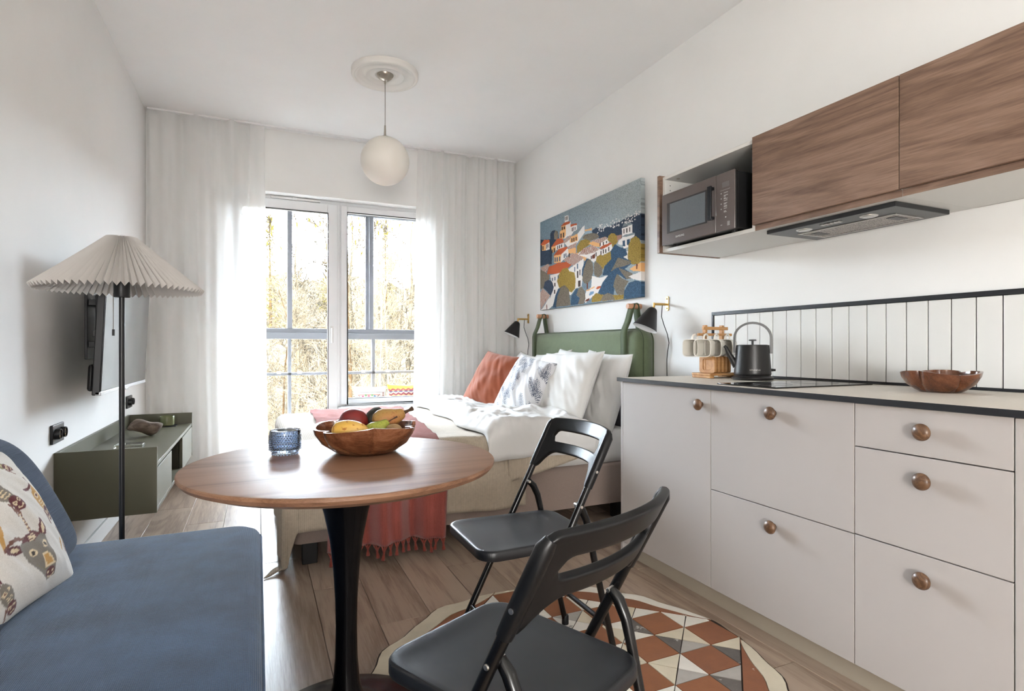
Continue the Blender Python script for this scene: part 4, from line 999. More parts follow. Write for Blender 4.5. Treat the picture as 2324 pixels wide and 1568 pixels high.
# ------------------------------------------------------------------ sofa and printed cushion
M['cord'] = fabric('blue_corduroy', (50, 78, 110), 300, .6, .9, (7.5, .30), .20, rib=('X', 95, .78), fine=.10)
M['twill_shaded'] = fabric('shaded_blue_twill', (36, 56, 80), 300, .5, .9, (3.2, .10), .12, rib=('Z', 95, .82), fine=.10)  # darker weave of its own, with the sofa back's shade put into the colour
sf = thing('sofa', 'blue corduroy sofa in the left foreground', 'sofa', (-.39, 1.0, 0))
def soft_box(x0, x1, y0, y1, z0, z1, r, crown=.02, nx=40, ny=60, fn=None):
    """upholstered block: rounded edges, slightly crowned top"""
    m_ = MB(); pts = rrect(x0, x1, y0, y1, r * 2.2, 8); n_ = len(pts); cx_, cy_ = (x0 + x1) / 2, (y0 + y1) / 2; V = []
    rings = [(0, z0)] + [(0, z0 + (z1 - z0 - r) * k / 3) for k in (1, 2, 3)] + [(r * (1 - cos(a)), z1 - r + r * sin(a)) for a in (pi / 8, pi / 4, 3 * pi / 8, pi / 2)]
    hx, hy = (x1 - x0) / 2, (y1 - y0) / 2
    for ins, z in rings: V += [(cx_ + (x - cx_) * (hx - ins) / hx, cy_ + (y - cy_) * (hy - ins) / hy, z) for x, y in pts]
    for k in (.9, .75, .55, .3, .08):
        V += [(cx_ + (x - cx_) * k * (hx - r) / hx, cy_ + (y - cy_) * k * (hy - r) / hy, z1 + crown * (1 - k * k)) for x, y in pts]
    R_ = len(rings) + 5
    F = [(i * n_ + j, i * n_ + (j + 1) % n_, (i + 1) * n_ + (j + 1) % n_, (i + 1) * n_ + j) for i in range(R_ - 1) for j in range(n_)] + [tuple(range(n_ - 1, -1, -1)), tuple(range((R_ - 1) * n_, R_ * n_))]
    if fn: V = [fn(*p) for p in V]
    m_.add(V, F); return m_
soft_box(XL + .03, .008, .05, 2.165, .20, .442, .035, .012).build('seat_cushion', M['cord'], sf, smooth='all')
MB().box(XL + .03, -.012, .07, 2.14, .075, .198).build('base', M['twill_shaded'], sf, bevel=.012)
MB().tube([(p[0], p[1], .408) for p in rrect(XL + .029, .010, .049, 2.167, .077, 8)], .0035, 6, closed=True).build('piping', M['cord'], sf, smooth='all')
# tilted back cushion, its end towards the window
prof = [(-.735, .435), (-.755, .62), (-.755, .74), (-.735, .795), (-.695, .800), (-.648, .775), (-.605, .725), (-.565, .650), (-.525, .565), (-.495, .490), (-.490, .455), (-.505, .432)]
def prof_ring(k, y):
    cx_, cz_ = -.640, .60; return [(cx_ + (x - cx_) * k, y, cz_ + (z - cz_) * k) for x, z in prof]
m_ = MB(); V = []; steps = [(.80, .10), (.95, .085), (1.0, .12), (1.0, .6), (1.0, 1.2), (1.0, 1.8), (1.0, 2.05), (.985, 2.085), (.94, 2.108), (.84, 2.118), (.5, 2.122)]
for k, y in steps: V += prof_ring(k, y)
n_ = len(prof); R_ = len(steps)
m_.add(V, [(i * n_ + j, i * n_ + (j + 1) % n_, (i + 1) * n_ + (j + 1) % n_, (i + 1) * n_ + j) for i in range(R_ - 1) for j in range(n_)] + [tuple(range(n_)), tuple(range((R_ - 1) * n_, R_ * n_))])
o = m_.build('back_cushion', M['twill_shaded'], sf, smooth='all'); sb = o.modifiers.new('smooth', 'SUBSURF'); sb.levels = 2; sb.render_levels = 2
for x in (XL + .10, -.08):
    for y in (.18, 2.02): MB().tube([(x, y, .0), (x, y, .076)], [.016, .024], 12).build('leg', M['black_metal'], sf, smooth=True)

c3 = Canvas(260, 260, (220, 214, 206))
MA, BR_, GR, OC, CR, OL = (96, 42, 46), (122, 78, 62), (126, 118, 108), (196, 150, 84), (226, 206, 170), (128, 120, 74)
def goat(cx_, cy_, s, rot=0., simple=False, body=GR):
    def T_(x, y): return (cx_ + 1.4 * s * (x * cos(rot) - y * sin(rot)), cy_ + s * (x * sin(rot) + y * cos(rot)))
    L_ = lambda pts, w, c: c3.line([T_(*p) for p in pts], w * s, c)
    E_ = lambda x, y, rx, ry, c, r=0: c3.ell(*T_(x, y), rx * s, ry * s, c, r + rot)
    L_([(-.12, -.42), (-.30, -.52), (-.46, -.50), (-.60, -.40)], .045, BR_); L_([(.10, -.45), (.08, -.75), (.10, -1.0), (.02, -1.12)], .04, BR_)
    for k in range(6): E_(.09 - .005 * k, -.55 - .085 * k, .05, .02, CR)
    E_(-.42, -.30, .26, .11, MA, .35); E_(.36, -.44, .11, .26, MA, .35); E_(-.42, -.30, .13, .05, CR, .35); E_(.36, -.44, .05, .13, CR, .35)
    c3.poly([T_(*p) for p in ((-.30, -.30), (-.10, -.46), (.20, -.46), (.34, -.24), (.30, .10), (.22, .50), (.18, .78), (-.04, .80), (-.14, .52), (-.28, .12))], body)
    c3.poly([T_(*p) for p in ((-.22, -.36), (-.05, -.48), (.16, -.48), (.28, -.34), (.06, -.26))], MA)
    for k in range(3): L_([(-.02, -.42 + .055 * k), (.13, -.42 + .055 * k)], .016, CR)
    E_(-.12, -.02, .12, .085, CR, .5); E_(-.12, -.02, .055, .05, (60, 52, 48)); E_(.20, -.06, .12, .07, CR, -.7); E_(.20, -.06, .05, .05, (60, 52, 48))
    c3.poly([T_(*p) for p in ((.02, .12), (.14, .12), (.20, .50), (-.02, .50))], CR); c3.poly([T_(*p) for p in ((.04, .16), (.12, .16), (.16, .46), (.02, .46))], OC)
    E_(.07, .66, .15, .13, MA); E_(.02, .64, .03, .03, CR); E_(.12, .64, .03, .03, CR); L_([(.0, .73), (.07, .77), (.14, .72)], .016, CR)
    for k in range(5): E_(-.16 + .03 * k, .30 + .05 * k, .016, .016, OL)

def creature(cx_, cy_, s, rot, a, b):
    def T_(x, y): return (cx_ + s * (x * cos(rot) - y * sin(rot)), cy_ + s * (x * sin(rot) + y * cos(rot)))
    c3.line([T_(-.1, -.7), T_(-.35, -.55), T_(-.55, -.62)], .05 * s, MA); c3.line([T_(.0, -.7), T_(.05, -.95)], .045 * s, MA)
    c3.ell(*T_(0, -.15), .28 * s, .52 * s, a, rot); c3.ell(*T_(-.1, -.25), .10 * s, .10 * s, CR); c3.ell(*T_(-.1, -.25), .05 * s, .05 * s, b); c3.ell(*T_(.13, -.35), .07 * s, .07 * s, CR)
    for k in range(4): c3.line([T_(-.12 + .02 * k, -.02 + .1 * k), T_(.14, -.04 + .1 * k)], .02 * s, CR)
    c3.ell(*T_(.08, .50), .24 * s, .28 * s, b, rot); c3.ell(*T_(-.02, .45), .075 * s, .075 * s, CR); c3.ell(*T_(.18, .43), .075 * s, .075 * s, CR); c3.ell(*T_(-.02, .45), .03 * s, .03 * s, MA); c3.ell(*T_(.18, .43), .03 * s, .03 * s, MA)
    c3.line([T_(-.02, .63), T_(.08, .68), T_(.18, .62)], .025 * s, CR)
    c3.line([T_(-.2, .35), T_(-.26, .8)], .04 * s, BR_)
creature(.82, .42, .19, -.15, OC, MA); creature(.48, .30, .19, -.35, GR, MA); creature(.95, .72, .12, .0, OC, MA); creature(.16, .45, .14, .2, OC, MA); creature(.22, .86, .14, -.3, GR, MA); creature(.70, .10, .13, -.9, OL, MA)
c3.line([(.80, .84), (.82, .78), (.84, .70)], .012, OC); c3.line([(.90, .78), (.91, .70), (.88, .62)], .012, BR_); c3.line([(.30, .62), (.30, .54), (.33, .48)], .012, OC)
goat(.52, .70, .25, -.12)
M['print'] = fabric('printed_linen', (220, 214, 206), 420, .35, .92, attr=True, fine=.09)
Rg = face_rot((.89, -.12, .44), roll=rad(-3))
pillow('cushion', 'off-white cushion printed with horned goat heads, on the blue sofa', 'cushion', (-.571, 1.678, .608), (.44, .39, .16), Rg, M['print'], None, n=150, canvas=c3, back=(220, 214, 206), seed=3, wr=.008)

# ------------------------------------------------------------------ floor lamp
LP = Vector((-.440, 2.395))
fl = thing('floor_lamp', 'floor lamp with a wide pleated paper shade on a black pole', 'lamp', (LP.x, LP.y, 0))
MB().lathe([(.0001, 0), (.13, 0), (.132, .006), (.128, .014), (.02, .018), (.0001, .018)], (LP.x, LP.y, 0), 40).build('base', M['black_metal'], fl, smooth=True)
MB().tube([(LP.x, LP.y, .015), (LP.x, LP.y, .6), (LP.x, LP.y, 1.262)], .0088, 14).build('pole', M['black_metal'], fl, smooth=True)
MB().lathe([(.0001, 0), (.024, 0), (.025, .002), (.025, .060), (.0001, .060)], (LP.x, LP.y, 1.226), 28).build('socket', M['black_metal'], fl, smooth=True)
MB().tube([(LP.x - .024, LP.y - .006, 1.24), (LP.x - .024, LP.y - .006, 1.11)], .0012, 6).build('pull_cord', mat('cord_grey', (120, 112, 106), .7), fl)
MB().tube([(LP.x - .024, LP.y - .006, 1.112), (LP.x - .024, LP.y - .006, 1.090)], .0042, 8).build('pull_weight', M['black_metal'], fl)
s_ = NT('pleated_paper'); s_.t.nodes.remove(s_.p); di = s_.n('BsdfDiffuse'); tl = s_.n('BsdfTranslucent'); c_ = (*lin((216, 211, 206)), 1); di.inputs['Color'].default_value = c_; tl.inputs['Color'].default_value = c_
mx_ = s_.n('MixShader'); mx_.inputs['Fac'].default_value = .22; s_.l(di.outputs[0], mx_.inputs[1]); s_.l(tl.outputs[0], mx_.inputs[2]); s_.l(mx_.outputs[0], s_.out.inputs['Surface']); M['paper'] = s_.m
NP = 74; sh = MB(); LV = 7
for k in range(LV + 1):
    f = k / LV; r = .046 + (.253 - .046) * f; z = 1.437 - (1.437 - 1.252) * (f ** .97)
    for j in range(NP * 2):
        a = pi * j / NP; d = (1 if j % 2 else -1) * (.0030 + .0052 * f)
        sh.v.append((LP.x + (r + d * .55) * cos(a), LP.y + (r + d * .55) * sin(a), z + d * .85))
n_ = NP * 2; sh.f = [(i * n_ + j, i * n_ + (j + 1) % n_, (i + 1) * n_ + (j + 1) % n_, (i + 1) * n_ + j) for i in range(LV) for j in range(n_)]
sh.build('shade', M['paper'], fl, solid=.0008, label='pleated off-white paper shade')
rg = MB(); rg.tube([(LP.x + .046 * cos(a * pi / 12), LP.y + .046 * sin(a * pi / 12), 1.425) for a in range(24)], .0015, 5, closed=True)
for a in (0, 2 * pi / 3, 4 * pi / 3): rg.tube([(LP.x + .02 * cos(a), LP.y + .02 * sin(a), 1.286), (LP.x + .046 * cos(a), LP.y + .046 * sin(a), 1.425)], .0015, 5)
rg.build('shade_carrier', M['black_metal'], fl)
MB().ball((LP.x, LP.y, 1.325), .030, 16, 12).build('bulb', mat('bulb_glass', (240, 236, 228), .3), fl, smooth='all')

# ------------------------------------------------------------------ media console on the left wall
CX1, CY0, CY1 = -.412, 2.956, 4.450
M['olive'] = mat('olive_lacquer', (92, 89, 72), .42, spec=.4); M['olive_in'] = mat('olive_inside', (62, 60, 48), .5)
cn = thing('media_console', 'wall-hung olive green media console below the television', 'console', ((XL + CX1) / 2, (CY0 + CY1) / 2, .31))
MB().box(XL + .001, CX1, CY0, CY0 + .018, .310, .604).build('side_panel', M['olive'], cn, bevel=.001)
MB().box(XL + .001, CX1, CY1 - .018, CY1, .310, .604).build('side_panel', M['olive'], cn, bevel=.001)
MB().box(XL + .001, XL + .016, CY0 + .018, CY1 - .018, .310, .604).build('back_panel', M['olive'], cn, bevel=.001)
MB().box(XL + .016, CX1 - .002, CY0 + .018, CY1 - .018, .514, .532).build('top', M['olive'], cn, bevel=.001)
MB().box(XL + .016, CX1 - .002, CY0 + .018, CY1 - .018, .312, .328).build('bottom', M['olive'], cn, bevel=.001)
for y in (3.445, 3.90): MB().box(XL + .016, CX1 - .020, y - .008, y + .008, .328, .514).build('divider', M['olive_in'], cn)
MB().box(CX1 - .018, CX1 - .001, CY0 + .020, 3.440, .3295, .508).build('door', M['olive'], cn, bevel=.001)
MB().box(CX1 - .018, CX1 - .001, 3.905, CY1 - .020, .3295, .508).build('door', M['olive'], cn, bevel=.001)
# objects on it
dw = MB(); 
def rock(u, v):
    a = 2 * pi * u; f = v; x = -.082 + .164 * f; r = .040 * max(.02, sin(pi * min(.999, max(.001, f)))) ** .55 * (1 - .25 * abs(f - .45))
    k = 1 + .30 * nz(cos(a) * 1.4, sin(a) * 1.4, f * 3.2 + 3) 
    return (x, r * k * 1.1 * cos(a), .034 + r * k * .85 * sin(a) + .010 * sin(f * 7))
dw.grid(28, 22, rock, wrapu=True)
o = dw.build('driftwood', wood('driftwood_grain', [(.3, (66, 54, 46)), (.6, (104, 88, 76)), (.85, (130, 114, 100))], 'X', 6, 14, .75, .3), smooth='all')
mz = min(v.co.z for v in o.data.vertices); o.location = (-.598, 3.885, .532 - mz * 1.25); o.rotation_euler = (0, 0, rad(25)); o.scale = (1.1, 1.25, 1.25); tag(o, 'smooth brown driftwood lump lying on the olive console', 'ornament')
cdl = thing('candle_holder', 'olive glass tealight holder at the far end of the console', 'candle holder', (-.545, 4.325, .532))
MB().lathe([(.0001, .004), (.036, .004), (.042, .010), (.0425, .062), (.040, .067), (.038, .065), (.038, .012), (.0001, .010)], (-.545, 4.325, .532), 36).build('cup', mat('olive_glass', (128, 132, 92), .2, trans=.25, spec=.5), cdl, smooth=True)
MB().box(-.60, -.49, 4.27, 4.38, .5322, .5365).build('coaster', M['black_plastic'], cdl, bevel=.001)
tag(recenter(MB().box(-.665, -.540, 3.43, 3.51, .5323, .553).build('glass_tray', mat('clear_glass', (214, 216, 204), .08, trans=.85, spec=.5), bevel=.004)), 'small clear glass tray near the front end of the console', 'tray')

# television on its bracket
tv = thing('television', 'black wall-mounted television tilted slightly down, behind the floor lamp', 'television', (-.66, 3.405, .85))
TR = Matrix.Translation((-.606, 3.405, .845)) @ Matrix.Rotation(rad(2.6), 4, 'Y')
def tvb(n, x0, x1, y0, y1, z0, z1, m_, bv=.002, par=tv):
    b = MB().box(x0, x1, y0, y1, z0, z1); b.v = [tuple(TR @ Vector(p)) for p in b.v]; return b.build(n, m_, par, bevel=bv)
M['tvblack'] = mat('tv_black', (14, 14, 16), .4); M['screen'] = mat('tv_screen', (6, 6, 7), .10, spec=.5); M['tvbezel'] = mat('tv_silver', (170, 170, 172), .3, .8)
tvb('frame', -.032, -.002, -.517, .517, 0, .600, M['tvblack'], .004); tvb('screen', -.003, .0, -.509, .509, .018, .594, M['screen'], .0006)
tvb('bottom_bezel', -.020, .0008, -.517, .517, 0, .016, M['tvbezel'], .002); tvb('logo_plate', -.006, .002, -.03, .03, -.008, .003, M['tvbezel'], .001)
tvb('rear_housing', -.054, -.030, -.505, .505, .015, .13, M['tvblack'], .012); tvb('rear_housing', -.050, -.030, -.40, .40, .12, .52, M['tvblack'], .012)
br = thing('wall_bracket', 'black metal bracket between the television and the left wall', 'bracket', (XL, 3.4, 1.1))
MB().box(XL + .001, XL + .012, 3.42, 3.66, .99, 1.32).build('wall_plate', M['tvblack'], br, bevel=.002)
for z in (1.05, 1.26): MB().box(XL + .012, -.658, 3.44, 3.64, z, z + .03).build('arm', M['tvblack'], br, bevel=.002)
for y in (3.26, 3.74): MB().box(-.700, -.657, y - .02, y + .02, 1.02, 1.30).build('hanger', M['tvblack'], br, bevel=.003)
MB().box(-.712, -.700, 3.24, 3.76, 1.10, 1.13).build('rail', M['tvblack'], br, bevel=.002)

# black double sockets
M['sock'] = mat('socket_black', (22, 22, 24), .35)
def sockets(label, y, z, n=1):
    t = thing('wall_socket', label, 'socket', (XL, y, z), 0, 'black wall sockets')
    MB().box(XL + .0005, XL + .011, y - .075, y + .075, z - .040, z + .040).build('plate', M['sock'], t, bevel=.003)
    for s in (-1, 1):
        q = MB().lathe([(.0001, .012), (.0165, .012), (.0190, .0185), (.0215, .0185), (.0225, .014), (.0225, 0)], (XL + .010, y + s * .036, z), 28, mtx=Matrix.Rotation(pi / 2, 3, 'Y'), cap=False).build('socket', M['sock'], t, smooth=True)
        pn = MB()
        for d in (-.0095, .0095): pn.lathe([(.0001, 0), (.0026, 0), (.0026, .003), (.0001, .003)], (XL + .022, y + s * .036, z + d), 8, mtx=Matrix.Rotation(pi / 2, 3, 'Y'))
        pn.build('contact', M['brass'], q)
sockets('black double wall socket above the near end of the console', 2.985, .685); sockets('black double wall socket below the far end of the television', 4.455, .690)
PAINT = [
('navy', [(0.59,0.297),(0.63,0.287),(0.693,0.319),(0.77,0.31),(0.851,0.305),(0.906,0.292),(1.0,0.296),(1.0,0.523),(0.921,0.499),(0.804,0.444),(0.658,0.398),(0.593,0.33)]),
('peach', [(0.516,0.266),(0.588,0.275),(0.588,0.301),(0.526,0.287)]),
('pale', [(0.521,0.282),(0.583,0.294),(0.584,0.337),(0.526,0.322)]),
('navy', [(0.004,0.199),(0.129,0.234),(0.128,0.174),(0.152,0.15),(0.188,0.152),(0.224,0.181),(0.235,0.262),(0.157,0.364),(0.149,0.51),(-0.0,0.495)]),
('taupe', [(0.177,0.191),(0.194,0.16),(0.218,0.175),(0.231,0.219),(0.22,0.263),(0.179,0.25)]),
('peach', [(0.264,0.137),(0.315,0.145),(0.318,0.284),(0.244,0.27),(0.25,0.184),(0.265,0.184)]),
('white', [(0.315,0.145),(0.37,0.125),(0.371,0.176),(0.438,0.17),(0.438,0.249),(0.372,0.266),(0.295,0.282),(0.317,0.248)]),
('roof', [(0.261,0.138),(0.297,0.113),(0.37,0.125),(0.359,0.146),(0.315,0.148)]),
('roof', [(0.37,0.183),(0.37,0.16),(0.438,0.17),(0.439,0.19)]),
('white', [(0.301,0.048),(0.346,0.053),(0.347,0.117),(0.305,0.113)]),
('white', [(0.361,0.263),(0.515,0.223),(0.516,0.295),(0.437,0.376),(0.353,0.4),(0.296,0.323)]),
('peach', [(0.361,0.283),(0.445,0.281),(0.449,0.35),(0.363,0.348)]),
('slate', [(0.367,0.286),(0.403,0.242),(0.5,0.227),(0.445,0.279)]),
('roof', [(0.005,0.255),(0.053,0.215),(0.12,0.236),(0.121,0.266),(0.055,0.27),(0.023,0.267)]),
('peach', [(0.023,0.267),(0.074,0.271),(0.076,0.339),(0.025,0.331)]),
('white', [(0.074,0.271),(0.12,0.263),(0.123,0.339),(0.076,0.339)]),
('roof', [(0.144,0.324),(0.214,0.256),(0.272,0.269),(0.302,0.319),(0.21,0.322)]),
('peach', [(0.144,0.324),(0.21,0.322),(0.194,0.385),(0.152,0.395)]),
('white', [(0.198,0.322),(0.298,0.323),(0.297,0.374),(0.2,0.376)]),
('roof', [(0.169,0.429),(0.229,0.374),(0.331,0.375),(0.336,0.395),(0.271,0.437)]),
('peach', [(0.177,0.428),(0.271,0.437),(0.255,0.52),(0.179,0.507)]),
('white', [(0.265,0.436),(0.336,0.395),(0.364,0.443),(0.3,0.496),(0.255,0.52)]),
('lined', [(0.285,0.309),(0.372,0.261),(0.373,0.306),(0.302,0.335)]),
('lined', [(0.325,0.382),(0.437,0.361),(0.417,0.428),(0.342,0.397)]),
('peach', [(0.342,0.407),(0.427,0.412),(0.428,0.461),(0.349,0.459)]),
('peach', [(0.38,0.438),(0.479,0.494),(0.539,0.543),(0.53,0.578),(0.48,0.542),(0.397,0.462)]),
('olive', [(0.437,0.473),(0.437,0.405),(0.477,0.359),(0.527,0.356),(0.571,0.388),(0.576,0.427),(0.528,0.441),(0.479,0.465)]),
('taupe', [(0.487,0.343),(0.516,0.314),(0.584,0.321),(0.64,0.346),(0.658,0.384),(0.631,0.394),(0.575,0.395),(0.527,0.36)]),
('peach', [(0.552,0.411),(0.604,0.403),(0.663,0.445),(0.664,0.481),(0.604,0.454)]),
('white', [(0.663,0.445),(0.741,0.42),(0.742,0.469),(0.668,0.482)]),
('lined', [(0.58,0.396),(0.711,0.399),(0.741,0.423),(0.663,0.447)]),
('roof', [(0.65,0.503),(0.681,0.477),(0.759,0.465),(0.775,0.477),(0.721,0.502)]),
('white', [(0.439,0.493),(0.499,0.452),(0.595,0.444),(0.677,0.512),(0.775,0.483),(0.772,0.539),(0.695,0.562),(0.633,0.591),(0.606,0.611),(0.559,0.562),(0.49,0.516)]),
('lined', [(0.459,0.494),(0.499,0.447),(0.599,0.444),(0.659,0.502),(0.605,0.515),(0.529,0.512)]),
('brown', [(0.591,0.538),(0.619,0.528),(0.619,0.569),(0.592,0.575)]),
('olive', [(0.733,0.439),(0.741,0.398),(0.766,0.387),(0.791,0.395),(0.816,0.431),(0.822,0.476),(0.796,0.507),(0.772,0.513),(0.767,0.476)]),
('rose', [(0.812,0.421),(0.853,0.426),(0.848,0.458),(0.816,0.47)]),
('white', [(0.853,0.375),(0.937,0.363),(0.935,0.441),(0.955,0.451),(0.951,0.475),(0.921,0.486),(0.914,0.554),(0.868,0.554),(0.859,0.521),(0.82,0.501),(0.828,0.474),(0.856,0.457)]),
('slate', [(0.856,0.363),(0.867,0.337),(0.894,0.326),(0.921,0.344),(0.94,0.369),(0.898,0.365)]),
('slate', [(0.852,0.447),(0.879,0.435),(0.956,0.448),(0.951,0.458),(0.891,0.457)]),
('blue', [(0.858,0.483),(0.879,0.484),(0.88,0.536),(0.86,0.534)]),
('blue', [(0.893,0.485),(0.918,0.485),(0.914,0.538),(0.893,0.533)]),
('olive', [(0.695,0.562),(0.759,0.548),(0.772,0.626),(0.722,0.657),(0.688,0.676),(0.704,0.609)]),
('olive', [(0.633,0.563),(0.669,0.55),(0.704,0.578),(0.709,0.645),(0.697,0.695),(0.661,0.687),(0.625,0.625)]),
('taupe', [(0.606,0.63),(0.624,0.602),(0.661,0.643),(0.688,0.685),(0.684,0.737),(0.649,0.765),(0.612,0.731)]),
('peach', [(0.914,0.744),(1.0,0.708),(1.0,0.783),(0.944,0.771)]),
('white', [(0.868,0.592),(0.907,0.585),(0.899,0.658),(0.865,0.641)]),
('olive', [(0.899,0.633),(0.906,0.536),(0.929,0.484),(0.962,0.477),(0.991,0.512),(1.0,0.555),(1.0,0.704),(0.969,0.72),(0.929,0.707),(0.907,0.677)]),
('brown', [(0.964,0.714),(0.976,0.714),(0.974,0.762),(0.964,0.759)]),
('roof', [(0.084,0.611),(0.113,0.533),(0.221,0.517),(0.323,0.53),(0.383,0.576),(0.314,0.619),(0.224,0.63)]),
('white', [(0.128,0.631),(0.247,0.63),(0.357,0.609),(0.4,0.658),(0.317,0.759),(0.228,0.794),(0.169,0.805)]),
('lined', [(0.289,0.503),(0.381,0.462),(0.428,0.471),(0.508,0.54),(0.399,0.59),(0.356,0.56)]),
('white', [(0.357,0.609),(0.508,0.545),(0.502,0.689),(0.485,0.818),(0.424,0.826),(0.373,0.886),(0.319,0.858)]),
('lined', [(0.0,0.517),(0.1,0.498),(0.125,0.514),(0.077,0.588),(0.025,0.556)]),
('taupe', [(0.001,0.539),(0.051,0.567),(0.122,0.63),(0.117,0.681),(0.05,0.754),(0.003,0.757)]),
('navy', [(0.044,0.753),(0.061,0.687),(0.105,0.674),(0.154,0.704),(0.174,0.764),(0.158,0.834),(0.122,0.86),(0.096,0.804)]),
('olive', [(0.214,0.71),(0.235,0.643),(0.28,0.592),(0.335,0.594),(0.358,0.639),(0.411,0.66),(0.425,0.731),(0.419,0.826),(0.383,0.858),(0.307,0.827),(0.239,0.786)]),
('white', [(0.117,0.901),(0.163,0.804),(0.228,0.794),(0.162,0.968),(0.12,0.994)]),
('blue', [(0.492,0.64),(0.53,0.56),(0.559,0.558),(0.541,0.66),(0.503,0.746),(0.488,0.705)]),
('taupe', [(0.492,0.753),(0.507,0.653),(0.54,0.571),(0.568,0.565),(0.597,0.618),(0.603,0.693),(0.585,0.762),(0.543,0.805),(0.514,0.79)]),
('brown', [(0.538,0.794),(0.551,0.797),(0.549,0.852),(0.539,0.85)]),
('white', [(0.589,0.735),(0.662,0.768),(0.74,0.762),(0.723,0.806),(0.681,0.869),(0.655,0.9),(0.583,0.943),(0.527,0.986),(0.507,0.951),(0.534,0.872),(0.581,0.843)]),
('peach', [(0.525,0.866),(0.614,0.84),(0.618,0.849),(0.544,0.874)]),
('blue', [(0.646,0.907),(0.689,0.817),(0.74,0.757),(0.688,0.751),(0.705,0.671),(0.764,0.619),(0.759,0.544),(0.796,0.494),(0.837,0.532),(0.884,0.562),(0.898,0.62),(0.861,0.627),(0.922,0.676),(0.926,0.706),(0.877,0.736),(0.922,0.779),(0.941,0.831),(0.885,0.828),(0.83,0.776),(0.806,0.822),(0.783,0.954),(0.682,0.935)]),
('taupe', [(0.757,0.735),(0.793,0.674),(0.821,0.621),(0.929,0.686),(0.914,0.707),(0.869,0.709),(0.806,0.711)]),
('taupe', [(0.826,0.712),(0.877,0.748),(0.937,0.79),(0.944,0.832),(0.892,0.826),(0.854,0.772)]),
('taupe', [(0.782,0.869),(0.794,0.811),(0.814,0.764),(0.854,0.814),(0.907,0.849),(0.877,0.901),(0.87,0.958),(0.815,0.95)]),
('white', [(0.907,0.808),(1.0,0.787),(1.0,0.862),(0.944,0.84)]),
('olive', [(0.583,0.988),(0.592,0.935),(0.628,0.905),(0.682,0.93),(0.791,0.95),(0.87,0.958),(0.866,0.998)]),
('taupe', [(0.669,0.99),(0.69,0.94),(0.733,0.921),(0.775,0.944),(0.799,0.994)]),
('blue', [(0.866,0.998),(0.873,0.925),(0.907,0.865),(0.959,0.851),(1.0,0.87),(1.0,1.0)]),
('blue', [(0.162,0.988),(0.194,0.86),(0.228,0.794),(0.262,0.789),(0.229,0.865),(0.209,0.994)]),
('taupe', [(0.2,0.987),(0.218,0.873),(0.262,0.779),(0.306,0.772),(0.351,0.824),(0.37,0.991)]),
('blue', [(0.37,0.991),(0.379,0.896),(0.435,0.823),(0.465,0.852),(0.436,0.904),(0.467,0.927),(0.448,0.991)]),
('taupe', [(0.448,0.991),(0.467,0.927),(0.431,0.894),(0.455,0.831),(0.485,0.818),(0.52,0.87),(0.526,0.945),(0.507,0.993)]),
('lined', [(-0.003,0.81),(0.031,0.751),(0.132,0.851),(0.006,0.993)]),
('white', [(0.038,0.975),(0.122,0.865),(0.12,0.999),(0.003,1.0)]),
('brown', [(0.081,0.948),(0.091,0.948),(0.093,0.997),(0.083,0.997)]),
('roof', [(0.626,0.861),(0.641,0.847),(0.672,0.845),(0.672,0.863),(0.637,0.872)]),
('car', [(0.559,0.913),(0.573,0.887),(0.605,0.883),(0.605,0.906),(0.568,0.923)]),
('brown', [(0.521,0.967),(0.536,0.951),(0.566,0.946),(0.564,0.964),(0.531,0.976)])]
PWIN = [('d',(0.27,0.15),(0.284,0.186)), ('d',(0.292,0.153),(0.307,0.188)), ('d',(0.254,0.217),(0.269,0.263)), ('d',(0.283,0.216),(0.297,0.267)), ('d',(0.384,0.201),(0.393,0.238)), ('d',(0.4,0.201),(0.408,0.237)), ('d',(0.417,0.202),(0.425,0.235)), ('d',(0.378,0.308),(0.39,0.347)), ('d',(0.4,0.308),(0.411,0.346)), ('d',(0.425,0.306),(0.436,0.344)), ('d',(0.032,0.28),(0.046,0.322)), ('d',(0.081,0.278),(0.091,0.324)), ('d',(0.097,0.277),(0.107,0.318)), ('d',(0.151,0.352),(0.161,0.392)), ('d',(0.175,0.348),(0.188,0.389)), ('d',(0.216,0.334),(0.226,0.369)), ('d',(0.239,0.334),(0.25,0.368)), ('d',(0.262,0.333),(0.272,0.364)), ('b',(0.186,0.451),(0.199,0.501)), ('b',(0.21,0.452),(0.225,0.505)), ('b',(0.238,0.454),(0.253,0.504)), ('b',(0.293,0.444),(0.305,0.482)), ('b',(0.313,0.439),(0.324,0.477)), ('d',(0.351,0.449),(0.362,0.492)), ('b',(0.153,0.662),(0.164,0.701)), ('b',(0.184,0.658),(0.196,0.696)), ('b',(0.222,0.65),(0.234,0.688)), ('b',(0.41,0.607),(0.419,0.652)), ('b',(0.438,0.58),(0.45,0.635)), ('d',(0.438,0.652),(0.453,0.722)), ('d',(0.464,0.648),(0.475,0.703)), ('d',(0.449,0.754),(0.477,0.816)), ('d',(0.181,0.724),(0.196,0.763)), ('d',(0.179,0.801),(0.194,0.839)), ('d',(0.663,0.445),(0.672,0.475)), ('d',(0.69,0.444),(0.699,0.472)), ('d',(0.72,0.44),(0.729,0.465)), ('d',(0.67,0.519),(0.679,0.553)), ('d',(0.69,0.511),(0.7,0.55)), ('d',(0.712,0.513),(0.721,0.551)), ('d',(0.738,0.503),(0.748,0.541)), ('d',(0.867,0.384),(0.874,0.424)), ('d',(0.887,0.382),(0.897,0.424)), ('d',(0.912,0.383),(0.92,0.423)), ('d',(0.313,0.058),(0.318,0.101)), ('d',(0.324,0.057),(0.33,0.1)), ('d',(0.333,0.058),(0.338,0.101)), ('d',(0.577,0.539),(0.587,0.574)), ('d',(0.623,0.52),(0.633,0.559))]

